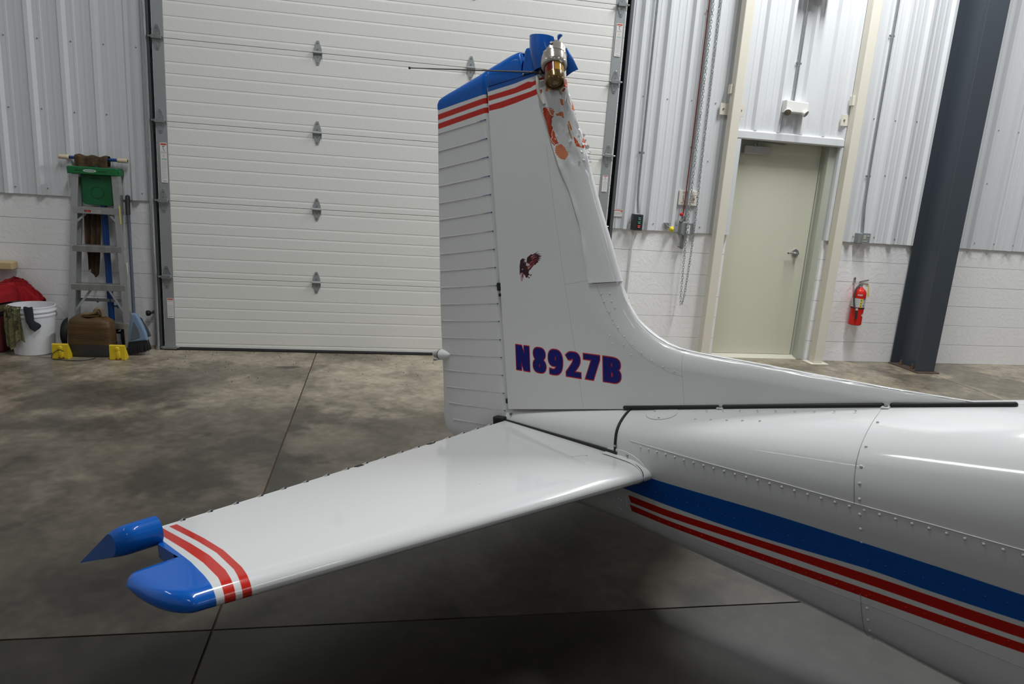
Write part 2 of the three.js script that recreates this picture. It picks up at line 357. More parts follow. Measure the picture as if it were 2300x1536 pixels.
function sticker(name, label, tex, x0, x1, y0, y1, z, group) {
  const g = grid(3, 6, (u, v) => [lerp(x0, x1, u), lerp(y0, y1, v), z + 0.0015 + 0.003 * Math.pow(1 - v, 6) * Math.sin(u * 3.1)]);
  const back = grid(3, 6, (u, v) => [lerp(x1, x0, u), lerp(y0, y1, v), z + 0.0007]);
  return single(name, label, 'label', [g, back], lab(tex), [0, 0, 0], group ? { group } : {});
}
sticker('warning_label', 'tall white label with orange header on left edge of the overhead door', longLabelTex, -1.722, -1.672, 1.36, 1.665, 0.126);
sticker('warning_label', 'short white label low on the left edge of the overhead door', shortLabelTex, -1.718, -1.668, 0.27, 0.435, 0.126);
sticker('warning_label', 'white label with orange header beside the fin on the right door edge', longLabelTex, 1.885, 1.935, 1.52, 1.66, 0.126);
sticker('warning_label', 'white label near the top of the right overhead door edge', longLabelTex, 1.885, 1.94, 2.64, 2.90, 0.126);
sticker('arrow_sticker', 'small white sticker with curved red arrow beside the right door track', canvasTex(192, 144, (g, w, h) => {
  g.fillStyle = '#d4cfcb'; g.fillRect(0, 0, w, h); g.fillStyle = '#a08080'; g.fillRect(24, 12, 140, 5); g.strokeStyle = '#cf5c55'; g.lineWidth = 15; g.beginPath(); g.moveTo(12, 50); g.quadraticCurveTo(80, 20, 160, 54); g.stroke();
  poly(g, [[150, 30], [184, 52], [146, 72]], '#cf5c55'); g.fillStyle = '#b59a96'; g.fillRect(12, 80, 165, 5); bars(g, 20, 130, 92, 128, 3, '#a8a8a0');
}), 2.048, 2.142, 1.31, 1.384, 0.0225);

// door tracks and jamb pipe
function doorTrack(s, label) {
  const t = thing('door_track', label, 'door track', [s < 0 ? -1.765 : 1.99, 0, 0.022]);
  const X = v => v * -s; // inward is +X for the left one
  const ch = [[X(-0.03), 0.0], [X(-0.03), 0.11], [X(-0.002), 0.115], [X(0.0), 0.108], [X(-0.024), 0.104], [X(-0.024), 0.006], [X(0.012), 0.006], [X(0.012), 0]];
  part(t, 'track_channel', prismY(s < 0 ? ch : ch.slice().reverse(), 0.01, 4.6), M.trackDark);
  const an = [[X(-0.035), 0], [X(-0.035), 0.085], [X(-0.031), 0.085], [X(-0.031), 0.004], [X(0.02), 0.004], [X(0.02), 0]];
  part(t, 'jamb_angle', prismY(s < 0 ? an : an.slice().reverse(), 0.0, 4.6), M.galv);
  for (const y of [0.62, 1.24, 1.84, 2.45, 3.05, 3.7]) part(t, 'bracket', [box(-0.045, 0.0, y - 0.045, y + 0.045, 0.0, 0.006, 0.001).translate(X(-0.02), 0, 0), box(-0.004, 0.004, y - 0.045, y + 0.045, 0.0, 0.06).translate(X(-0.034), 0, 0)], s > 0 ? M.columnSteel : M.galvDull);
}
doorTrack(-1, 'dark steel roller track left of the overhead door'); doorTrack(1, 'dark steel roller track right of the overhead door');
single('jamb_pipe', 'worn galvanized pipe standing along the left jamb of the overhead door', 'pipe', [rod([-1.80, 0.0, 0.128], [-1.80, 4.6, 0.128], 0.018, 0.018, 14), box(-1.803, -1.797, 0, 4.6, 0.0, 0.115)], M.galv);
{
  const b = thing('pull_handle', 'black knobbed pull handle low on the left door jamb', 'handle', [-1.88, 0.29, 0.0]);
  part(b, 'knob', lathe([[0, 0], [0.021, 0.003], [0.024, 0.015], [0.022, 0.03], [0, 0.034]], 18).rotateZ(Math.PI / 2).rotateY(0.6).translate(0.008, 0.0, 0.05), M.black);
  part(b, 'arm', [tube([[0.0, 0.0, 0.05], [0.03, 0.008, 0.045], [0.05, 0.02, 0.02], [0.052, 0.03, 0.0]], 0.011, 14), tube([[0.045, 0.02, 0.01], [0.05, 0.08, 0.01], [0.06, 0.13, 0.008], [0.055, 0.2, 0.006]], 0.004, 14)], M.trackDark);
}
// steel column
{
  const c = structure('column', 'dark slate steel I-beam column standing at the back wall', 'column');
  const xs = 5.157, xe = 5.365, t = 0.011, xm = (xs + xe) / 2;
  const pr = [[xs, 0.39], [xe, 0.39], [xe, 0.39 - t], [xm + t / 2, 0.39 - t], [xm + t / 2, 0.03 + t], [xe, 0.03 + t], [xe, 0.03], [xs, 0.03], [xs, 0.03 + t], [xm - t / 2, 0.03 + t], [xm - t / 2, 0.39 - t], [xs, 0.39 - t]];
  part(c, 'column_shaft', prismY(pr.reverse(), 0.012, 6.3), M.columnSteel);
  part(c, 'base_plate', box(xs - 0.012, xe + 0.03, 0, 0.011, 0.02, 0.43, 0.002), std(lin(0.07, 0.05, 0.035), 0.75));
  for (const [x, z] of [[5.2, 0.13], [5.2, 0.29], [5.33, 0.13], [5.33, 0.29]]) part(c, 'anchor_bolt', [rod([x, 0.012, z], [x, 0.06, z], 0.009), rod([x, 0.012, z], [x, 0.032, z], 0.018, 0.018, 6)], M.rust);
}
// cream door posts
function doorPost(x0, x1, z0, z1, label) {
  const p = structure(x0 < 4 ? 'door_post' : 'door_post_001', label, 'post');
  part(p, 'post_tube', box(x0, x1, 0.01, 6.3, z0, z1, 0.008), M.post);
  part(p, 'base_plate', box(x0 - 0.05, x1 + 0.05, 0, 0.011, z0 - 0.03, z1 + 0.03, 0.002), M.post);
  const xc = (x0 + x1) / 2;
  const br = part(p, 'wall_bracket', box(xc - 0.115, xc + 0.115, 2.262, 2.362, 0.044, 0.053, 0.001), M.post);
  eachPart(br, 'bolt', [-0.085, 0.085].map(d => new THREE.CylinderGeometry(0.008, 0.01, 0.008, 6).rotateX(Math.PI / 2).translate(xc + d, 2.312, 0.056)), M.screw);
  part(p, 'clip', box(x0 - 0.022, x0 + 0.01, 2.44, 2.52, z0, z0 + 0.05, 0.001), M.post);
}
doorPost(3.01, 3.098, 0.056, 0.142, 'cream square steel post left of the sage green door');
doorPost(4.215, 4.308, 0.056, 0.146, 'cream square steel post right of the sage green door');

// ================================================================ WALL FITTINGS
function conduit(label, pts, r, straps, mat = M.galv) {
  const c = thing('conduit', label, 'conduit');
  part(c, 'pipe', tube(pts, r, 40, 10), mat);
  for (const [x, y, z] of straps) part(c, 'strap', [box(x - 0.028, x + 0.028, y - 0.009, y + 0.009, z - 0.001, z + 0.002), new THREE.TorusGeometry(r + 0.003, 0.003, 6, 14, Math.PI).rotateX(Math.PI / 2).translate(x, y, z)], M.galv);
  return c;
}
conduit('thin steel conduit running down to the black push-button box', [[2.25, 6.2, 0.045], [2.25, 3, 0.045], [2.252, 1.9, 0.045], [2.256, 1.5, 0.046], [2.264, 1.40, 0.055], [2.27, 1.352, 0.06]], 0.0105, [[2.252, 1.88, 0.034], [2.25, 3.2, 0.034]]);
conduit('white painted conduit running down the blocks below the push buttons', [[2.268, 1.2, 0.03], [2.262, 1.12, 0.022], [2.262, 0.9, 0.016], [2.26, 0.54, 0.016]], 0.0105, [[2.26, 0.56, 0.004]], M.plasticWhite);
conduit('steel conduit with red cable running down to the grey outlet box', [[2.735, 6.2, 0.045], [2.735, 3, 0.045], [2.735, 1.55, 0.045], [2.735, 1.3, 0.05]], 0.0105, [[2.735, 3.1, 0.034], [2.735, 1.96, 0.034]]);
single('red_cable', 'thin dark red cable hanging along the conduit above the outlet', 'cable', tube([[2.71, 6.2, 0.06], [2.712, 3.0, 0.06], [2.71, 2.0, 0.06], [2.706, 1.6, 0.062], [2.70, 1.37, 0.066]], 0.006, 40, 8), std(lin(0.16, 0.025, 0.02), 0.5));
conduit('steel conduit running down to the emergency light', [[3.645, 6.2, 0.045], [3.645, 3.6, 0.045], [3.645, 2.9, 0.045], [3.642, 2.55, 0.045], [3.638, 2.41, 0.05]], 0.0105, [[3.645, 2.76, 0.034]]);
conduit('steel conduit running down to the grey switch box near the column', [[4.525, 6.2, 0.045], [4.53, 3.4, 0.045], [4.535, 1.9, 0.045], [4.55, 1.5, 0.045], [4.57, 1.36, 0.045], [4.575, 1.295, 0.045]], 0.0115, [[4.53, 3.08, 0.034], [4.536, 1.83, 0.034]]);
// push buttons
{
  const b = thing('push_button_station', 'black three-button door control box with two green and one red button', 'control box', [2.27, 1.27, 0.046]);
  part(b, 'housing', box(-0.045, 0.045, -0.072, 0.072, -0.03, 0.04, 0.005), M.black);
  const cols = [[0.034, lin(0.01, 0.13, 0.08)], [0.0, lin(0.01, 0.13, 0.08)], [-0.036, lin(0.4, 0.02, 0.02)]];
  for (const [y, c] of cols) { const k = part(b, 'button', box(-0.006, 0.022, y - 0.012, y + 0.012, 0.038, 0.048, 0.003), std(c, 0.4)); part(k, 'legend', box(0.0, 0.016, y - 0.009, y - 0.005, 0.0475, 0.0486), std(lin(0.5, 0.6, 0.55), 0.5)); }
  for (const [x, y] of [[0.03, 0.06], [-0.002, -0.063]]) part(b, 'screw', new THREE.CylinderGeometry(0.003, 0.004, 0.004, 8).rotateX(Math.PI / 2).translate(x, y, 0.041), M.chrome);
}
// outlet box with hooked plug
{
  const o = thing('outlet_box', 'grey metal outlet box with white duplex receptacle on the liner edge', 'outlet', [2.745, 1.235, 0.046]);
  part(o, 'box_body', box(-0.056, 0.056, -0.055, 0.055, -0.032, 0.034, 0.006), M.boxGrey);
  part(o, 'cover_plate', plate([[-0.052, -0.04], [-0.03, -0.056], [0.05, -0.056], [0.058, -0.04], [0.058, 0.055], [-0.052, 0.055]], 0.034, 0.039, 0.001), M.boxGrey);
  const rc = part(o, 'receptacle', box(-0.004, 0.028, -0.042, 0.036, 0.038, 0.042, 0.002), M.plasticWhite);
  const slots = []; for (const y of [0.02, -0.024]) slots.push(box(0.004, 0.007, y - 0.004, y + 0.007, 0.0415, 0.0428), box(0.017, 0.02, y - 0.004, y + 0.007, 0.0415, 0.0428), rod([0.012, y - 0.01, 0.0415], [0.012, y - 0.01, 0.0428], 0.003));
  eachPart(rc, 'slot', slots, M.black);
}
{
  const h = thing('hoist_hook', 'grey hook with a red cap hanging above the outlet box', 'hook', [2.69, 1.33, 0.06]);
  part(h, 'hook_body', tube([[0.012, 0.02, 0], [0.018, 0.0, 0.004], [0.008, -0.022, 0.006], [-0.012, -0.035, 0.006]], 0.014, 16), std(lin(0.14, 0.135, 0.13), 0.6));
  part(h, 'cap', new THREE.SphereGeometry(0.017, 14, 10).scale(1.1, 0.9, 1).translate(-0.004, 0.034, 0.004), M.red);
}
{
  const p = thing('cord_connector', 'grey rubber cord connector hanging below the outlet box', 'connector', [2.72, 1.12, 0.05]);
  part(p, 'body', [rod([0.006, -0.05, 0], [0.01, 0.035, 0], 0.019, 0.015, 16), new THREE.SphereGeometry(0.019, 14, 8).translate(0.006, -0.05, 0), rod([0.01, 0.03, 0], [0.012, 0.075, 0], 0.009, 0.007)], std(lin(0.2, 0.2, 0.195), 0.6));
  part(p, 'latch', [rod([-0.02, -0.05, 0], [-0.008, 0.0, 0], 0.009, 0.006), new THREE.SphereGeometry(0.0125, 10, 8).translate(-0.02, -0.045, 0.0)], M.boxGrey);
}
{
  const y = thing('yellow_pull', 'yellow knob on a small steel wall bracket left of the outlet box', 'bracket', [2.585, 1.25, 0.025]);
  part(y, 'bracket', [plate([[-0.05, 0.03], [0.02, 0.03], [-0.005, -0.02], [-0.03, -0.02]], 0, 0.012, 0.001), bar([-0.04, 0.025, 0.012], [0.02, -0.02, 0.04], 0.006, 0.006), bar([0.0, 0.025, 0.012], [0.02, -0.02, 0.04], 0.006, 0.006)], M.galv);
  part(y, 'knob', lathe([[0, 0], [0.024, 0.0], [0.026, 0.012], [0.016, 0.024], [0.012, 0.034], [0, 0.036]], 10).rotateX(Math.PI / 2).translate(0.024, -0.024, 0.02), std(lin(0.72, 0.58, 0.02), 0.4));
}
{
  const tex = canvasTex(320, 208, (g, w, h) => {
    g.fillStyle = '#d8d2c8'; g.fillRect(0, 0, w, h); bars(g, 40, 120, 22, 48, 1, '#8c8580'); g.fillStyle = '#5d5048'; g.fillRect(90, 56, 190, 5);
    for (let i = 0; i < 7; i++) { g.fillStyle = '#6d6660'; g.fillRect(50 + i * 30, 70, 9, 16); }
    g.fillStyle = '#aaa39a'; g.fillRect(160, 66, 80, 110); g.fillStyle = '#7b7458'; g.beginPath(); g.arc(228, 118, 20, 0, 7); g.fill(); poly(g, [[46, 96], [62, 96], [92, 178], [76, 178]], '#a89e92');
    g.fillStyle = '#6b645d'; g.beginPath(); g.arc(280, 84, 17, 0, 7); g.fill(); g.fillStyle = '#a69d93'; g.beginPath(); g.arc(280, 84, 10, 0, 7); g.fill(); g.fillStyle = '#7d746b'; g.fillRect(28, 172, 28, 10); g.fillRect(140, 168, 110, 5);
  });
  const c = thing('instruction_box', 'worn cream plastic box with faded print behind the chains', 'box', [2.755, 1.513, 0.016]);
  part(c, 'shell', box(-0.103, 0.101, -0.067, 0.067, 0, 0.026, 0.004), std(lin(0.66, 0.62, 0.56), 0.5));
  part(c, 'printed_face', grid(1, 1, (u, v) => [lerp(-0.099, 0.097, u), lerp(-0.063, 0.063, v), 0.0265]), lab(tex));
}
// switch box right
{
  const o = thing('switch_box', 'grey metal box with a switch plate at the end of the right conduit', 'switch box', [4.58, 1.245, 0.046]);
  part(o, 'box_body', box(-0.066, 0.05, -0.05, 0.05, -0.032, 0.036, 0.006), M.boxGrey);
  part(o, 'cover_plate', plate([[-0.03, -0.045], [-0.015, -0.053], [0.045, -0.053], [0.056, -0.03], [0.056, 0.052], [-0.03, 0.052]], 0.036, 0.041, 0.001), M.boxGrey);
  eachPart(o, 'switch', [box(-0.016, 0.008, -0.006, 0.034, 0.04, 0.043, 0.001), box(0.02, 0.046, 0.02, 0.034, 0.04, 0.043), box(-0.016, 0.026, -0.03, -0.02, 0.04, 0.043)], std(lin(0.4, 0.39, 0.33), 0.5));
}
// emergency light
{
  const e = thing('emergency_light', 'cream emergency light with two lamp heads above the door', 'emergency light', [3.64, 2.375, 0.05]);
  part(e, 'housing', plate([[-0.105, 0.055], [0.113, 0.048], [0.116, -0.045], [-0.1, -0.045]], -0.03, 0.07, 0.006), M.plasticWhite);
  for (const [x, t] of [[-0.085, -0.35], [0.098, 0.6]]) {
    const hd = part(e, 'lamp_head', lathe([[0.012, 0.045], [0.026, 0.036], [0.03, 0.01], [0.031, 0]], 20).rotateX(-1.0).rotateY(t).translate(x, -0.052, 0.075), M.plasticWhite);
    part(hd, 'lens', lathe([[0, 0.006], [0.015, 0.003], [0.0295, 0.001]], 20).rotateX(-1.0).rotateY(t).translate(x, -0.052, 0.075), std(lin(0.22, 0.2, 0.15), 0.2, { metalness: 0.4 }));
  }
}
// exit sign housing, only its lower edge in view
{
  const e = thing('wall_lamp_housing', 'cream fixture above the emergency light, cut by the top of the picture', 'sign', [3.71, 3.30, 0.02]);
  part(e, 'housing', box(-0.13, 0.13, 0.03, 0.26, 0.04, 0.15, 0.01), M.plasticWhite);
  part(e, 'canopy', [box(-0.05, 0.05, 0.1, 0.2, -0.004, 0.05, 0.004), box(0.06, 0.13, 0.0, 0.05, 0.05, 0.14, 0.008)], M.plasticWhite);
}
// hand chain of the door operator
{
  const c = thing('hand_chain', 'looped galvanized hand chain hanging beside the outlet box', 'chain');
  const path = []; const top = 4.9;
  const rail = new THREE.CatmullRomCurve3([V(2.728, top, 0.1), V(2.733, 3.2, 0.1), V(2.738, 1.9, 0.1), V(2.742, 1.2, 0.1), V(2.752, 0.8, 0.1), V(2.762, 0.58, 0.1), V(2.773, 0.535, 0.1), V(2.785, 0.58, 0.1), V(2.80, 0.8, 0.1), V(2.81, 1.2, 0.1), V(2.802, 1.9, 0.1), V(2.792, 3.2, 0.1), V(2.788, top, 0.1)], false, 'centripetal');
  const L = rail.getLength(), pitch = 0.0235, n = Math.floor(L / pitch), out = [];
  class Stadium extends THREE.Curve { getPoint(t) { const a = t * Math.PI * 2; return V(0.0085 * Math.sign(Math.cos(a)) * Math.pow(Math.abs(Math.cos(a)), 0.7), 0.0155 * Math.sin(a), 0); } }
  const linkG = new THREE.TubeGeometry(new Stadium(), 14, 0.0026, 5, true);
  for (let i = 0; i < n; i++) {
    const p = rail.getPointAt((i + 0.5) / n), t = rail.getTangentAt((i + 0.5) / n);
    const g = linkG.clone(); g.rotateY((i % 2 ? Math.PI / 2 : 0) + 0.6 + rr(-0.2, 0.2)); g.applyQuaternion(new THREE.Quaternion().setFromUnitVectors(V(0, 1, 0), t)); g.translate(p.x, p.y, p.z); out.push(g);
  }
  const lk = part(c, 'link', out, M.galv); lk.userData.kind = 'stuff';
}
// fire extinguisher
{
  const e = thing('fire_extinguisher', 'red fire extinguisher with black hose and yellow tag hanging on the block wall', 'fire extinguisher', [4.63, 0.4, 0.085]);
  const R = 0.062;
  part(e, 'cylinder', lathe([[0, 0.0], [R - 0.008, 0.0], [R, 0.01], [R, 0.30], [R * 0.96, 0.325], [R * 0.8, 0.347], [R * 0.5, 0.362], [0.022, 0.367], [0.02, 0.378], [0, 0.379]], 36), M.red);
  const tex = canvasTex(512, 160, (g, w, h) => { g.fillStyle = '#c3c4c2'; g.fillRect(0, 0, w, h); bars(g, 10, 190, 10, 140, 9, '#9b9c9a'); g.fillStyle = '#c9bb4a'; g.fillRect(205, 0, 54, h); g.fillStyle = '#33301a'; for (const y of [22, 74, 124]) g.fillRect(222, y, 16, 24); g.fillStyle = '#1d1d1d'; g.fillRect(268, 4, 50, 16); bars(g, 270, 460, 30, 100, 6, '#8c8d8c'); g.fillStyle = '#6d7378'; g.fillRect(275, 112, 40, 36); g.fillRect(350, 112, 40, 36); });
  const A = Math.PI;
  part(e, 'label_band', grid(28, 1, (u, v) => { const a = -1.9 + u * A * 1.2; return [Math.sin(a) * (R + 0.0008), lerp(0.182, 0.268, v), Math.cos(a) * (R + 0.0008)]; }), lab(tex));
  part(e, 'strap', new THREE.CylinderGeometry(R + 0.0025, R + 0.0025, 0.011, 36, 1, true).translate(0, 0.172, 0), M.black);
  part(e, 'diamond_label', grid(10, 4, (u, v) => { const a = 0.15 + u * 0.85, y = 0.105 + (v - 0.5) * 0.034 * (1 - Math.abs(2 * u - 1)) * 1.2; return [Math.sin(a) * (R + 0.0009), y, Math.cos(a) * (R + 0.0009)]; }), std(lin(0.66, 0.65, 0.66), 0.5));
  part(e, 'maker_label', grid(6, 1, (u, v) => { const a = -0.9 + u * 0.75; return [Math.sin(a) * (R + 0.0009), lerp(0.295, 0.31, v), Math.cos(a) * (R + 0.0009)]; }), std(lin(0.55, 0.4, 0.38), 0.5));
  part(e, 'valve', [rod([0, 0.375, 0], [0, 0.41, 0], 0.015, 0.013), bar([-0.02, 0.425, -0.005], [0.05, 0.45, 0.03], 0.016, 0.006), bar([-0.03, 0.412, 0], [0.05, 0.41, 0.03], 0.018, 0.006), rod([-0.03, 0.405, 0], [0.02, 0.405, 0], 0.012)], M.chrome);
  part(e, 'pull_pin', new THREE.TorusGeometry(0.016, 0.0016, 6, 18).rotateY(0.5).translate(0.055, 0.40, 0.02), M.chrome);
  part(e, 'hose', tube([[-0.02, 0.4, 0.01], [-0.055, 0.375, 0.02], [-0.074, 0.32, 0.025], [-0.073, 0.25, 0.03], [-0.062, 0.18, 0.045], [-0.05, 0.165, 0.052]], 0.0085, 30, 10), std(lin(0.05, 0.05, 0.055), 0.5));
  const nz = part(e, 'nozzle', rod([-0.045, 0.155, 0.058], [-0.04, 0.07, 0.06], 0.009, 0.0115, 14), M.black);
  part(nz, 'collar', rod([-0.046, 0.172, 0.057], [-0.045, 0.153, 0.058], 0.0115, 0.0115, 14), std(lin(0.5, 0.46, 0.4), 0.5));
  part(e, 'inspection_tag', [plate([[0.052, 0.398], [0.064, 0.398], [0.083, 0.29], [0.066, 0.286]], 0.03, 0.0312), new THREE.TorusGeometry(0.014, 0.003, 6, 14).translate(0.045, 0.405, 0.02)], std(lin(0.68, 0.55, 0.1), 0.5));
  part(e, 'wall_hook', [box(-0.035, -0.012, 0.40, 0.46, -0.083, -0.075, 0.001), box(-0.033, -0.014, 0.40, 0.408, -0.083, 0.01)], M.chrome);
}

// ================================================================ CORNER BY THE LEFT WALL
// step ladder, folded and leaning on the wall
{
  const L = thing('step_ladder', 'folded aluminium step ladder with green plastic top and tray leaning on the left wall', 'ladder', [-2.2, 0, 0.2]);
  const X = x => x + 2.2, Z = z => z - 0.2;
  const fz = y => lerp(0.275, 0.125, y / 1.42);
  const rail = (xb, xt, s) => { // open channel rail
    const b = [X(xb), 0.02, Z(fz(0))], t = [X(xt), 1.40, Z(fz(1.4))];
    const off = (dx, dz) => [[b[0] + dx, b[1], b[2] + dz], [t[0] + dx, t[1], t[2] + dz]];
    return [bar(...off(0, 0), 0.022, 0.003), bar(...off(-s * 0.0095, -0.032), 0.003, 0.066), bar(...off(0, -0.064), 0.022, 0.003)];
  };
  const rl = part(L, 'rail', rail(-2.418, -2.352, 1).concat([]), M.alum), rg = part(L, 'rail', rail(-1.962, -2.047, -1), M.alum);
  const wide = (xb, xt) => bar([X(xb), 0.02, Z(fz(0) + 0.001)], [X(xt), 1.40, Z(fz(1.4) + 0.001)], 0.045, 0.003);
  part(L, 'rail_face', wide(-2.404, -2.338), M.alum); part(L, 'rail_face', wide(-1.977, -2.062), M.alum);
  part(rg, 'yellow_label', bar([X(-2.032), 1.02, Z(fz(1.02) - 0.012)], [X(-2.042), 1.16, Z(fz(1.16) - 0.012)], 0.004, 0.03).translate(0.012, 0, 0.01), std(lin(0.5, 0.45, 0.06), 0.5));
  part(rg, 'white_label', bar([X(-1.985), 0.62, Z(fz(0.62) - 0.012)], [X(-1.995), 0.72, Z(fz(0.72) - 0.012)], 0.004, 0.026).translate(0.014, 0, 0.012), std(lin(0.55, 0.53, 0.52), 0.5));
  const xl = y => lerp(-2.415, -2.35, y / 1.4), xr = y => lerp(-1.965, -2.05, y / 1.4);
  const steps = [1.11, 0.815, 0.515, 0.215];
  for (const y of steps) {
    const z = fz(y);
    const treads = [box(X(xl(y)), X(xr(y)), y - 0.024, y + 0.026, Z(z - 0.001), Z(z + 0.006), 0.003), box(X(xl(y)) + 0.01, X(xr(y)) - 0.01, y + 0.02, y + 0.026, Z(z - 0.082), Z(z)), box(X(xl(y)) + 0.01, X(xr(y)) - 0.01, y - 0.012, y + 0.026, Z(z - 0.085), Z(z - 0.081))];
    for (let i = 0; i < 5; i++) treads.push(box(X(xl(y)) + 0.012, X(xr(y)) - 0.012, y + 0.026, y + 0.0285, Z(z - 0.012 - i * 0.016), Z(z - 0.006 - i * 0.016)));
    const s = part(L, 'step', treads, M.alum);
    if (y > 1) part(s, 'safety_label', grid(1, 1, (u, v) => [lerp(X(-2.285), X(-2.16), u), lerp(y - 0.016, y + 0.01, v), Z(z + 0.0068)]), lab(canvasTex(256, 52, (g, w, h) => { g.fillStyle = '#9a958f'; g.fillRect(0, 0, w, h); g.fillStyle = '#3a1d18'; g.fillRect(8, 8, 96, 34); g.fillStyle = '#a8443a'; g.beginPath(); g.ellipse(56, 25, 40, 14, 0, 0, 7); g.fill(); bars(g, 112, 200, 12, 40, 3, '#76726e'); })));
  }
  // braces below upper and lower visible step
  for (const [y, dy, dx] of [[1.085, 0.075, 0.055], [0.49, 0.19, 0.11]]) for (const s of [-1, 1]) {
    const xe = s < 0 ? xl(y - dy) + 0.03 : xr(y - dy) - 0.03;
    part(L, 'brace', bar([X(xe + s * 0.015), y - dy, Z(fz(y - dy) - 0.012)], [X(xe - s * dx), y, Z(fz(y) - 0.03)], 0.016, 0.006), s < 0 ? M.galvDull : M.chrome);
  }
  for (const s of [-1, 1]) part(L, 'rear_leg', bar([X(s < 0 ? -2.40 : -1.985), 0.015, Z(0.16)], [X(s < 0 ? -2.33 : -2.065), 1.36, Z(0.055)], 0.03, 0.02), M.galvDull);
  for (const y of [0.4]) part(L, 'rear_bar', box(X(-2.38), X(-2.02), y - 0.012, y + 0.012, Z(lerp(0.16, 0.055, y / 1.36) - 0.01), Z(lerp(0.16, 0.055, y / 1.36) + 0.004)), M.galvDull);
  for (const x of [-2.405, -1.975]) part(L, 'foot', box(X(x) - 0.028, X(x) + 0.028, 0, 0.045, Z(0.2), Z(0.285), 0.006), M.black);
  const green = std(lin(0.008, 0.13, 0.035), 0.42), greenDark = std(lin(0.006, 0.10, 0.03), 0.45);
  const cap = part(L, 'top_cap', [plate([[X(-2.388), 1.386], [X(-2.038), 1.386], [X(-2.034), 1.436], [X(-2.043), 1.443], [X(-2.378), 1.443], [X(-2.391), 1.436]], Z(0.02), Z(0.155), 0.006), box(X(-2.036) - 0.02, X(-2.022), 1.385, 1.43, Z(0.03), Z(0.13), 0.006)], green);
  eachPart(cap, 'slot', [box(X(-2.335), X(-2.282), 1.411, 1.416, Z(0.15), Z(0.1562)), box(X(-2.168), X(-2.108), 1.409, 1.414, Z(0.15), Z(0.1562)), box(X(-2.34), X(-2.31), 1.434, 1.4378, Z(0.08), Z(0.1)), box(X(-2.12), X(-2.08), 1.434, 1.4378, Z(0.08), Z(0.1)), box(X(-2.26), X(-2.18), 1.434, 1.4376, Z(0.07), Z(0.105), 0.001)], std(lin(0.004, 0.02, 0.006), 0.8));
  part(cap, 'logo_plate', grid(1, 1, (u, v) => [lerp(X(-2.275), X(-2.18), u), lerp(1.401, 1.426, v), Z(0.1558)]), new THREE.MeshStandardMaterial({ roughness: 0.5, transparent: true, map: canvasTex(256, 68, (g) => { g.fillStyle = '#c3cbc6'; g.beginPath(); g.ellipse(128, 34, 124, 31, 0, 0, 7); g.fill(); g.fillStyle = '#64776d'; g.beginPath(); g.ellipse(128, 34, 96, 20, 0, 0, 7); g.fill(); g.fillStyle = '#c3cbc6'; for (let i = 0; i < 5; i++) g.fillRect(66 + i * 26, 26, 15, 15); }) }));
  const sh = new THREE.Shape(); const x0 = X(-2.312), x1 = X(-2.082);
  sh.moveTo(x0, 1.386); sh.lineTo(x1, 1.386); sh.lineTo(x1 + 0.006, 1.2); sh.quadraticCurveTo(x1 + 0.004, 1.15, x1 - 0.04, 1.15); sh.lineTo(x0 + 0.035, 1.155); sh.quadraticCurveTo(x0 - 0.004, 1.155, x0 + 0.002, 1.205); sh.closePath();
  const tray = part(L, 'tray', plate(sh, Z(0.085), Z(0.112), 0.006), greenDark);
  eachPart(tray, 'tray_recess', [new THREE.TorusGeometry(0.045, 0.003, 6, 24).translate(X(-2.195), 1.25, Z(0.112)), box(X(-2.245), X(-2.17), 1.352, 1.366, Z(0.11), Z(0.1135), 0.001), rod([X(-2.28), 1.365, Z(0.11)], [X(-2.28), 1.365, Z(0.1135)], 0.009)], std(lin(0.003, 0.045, 0.014), 0.5));
}
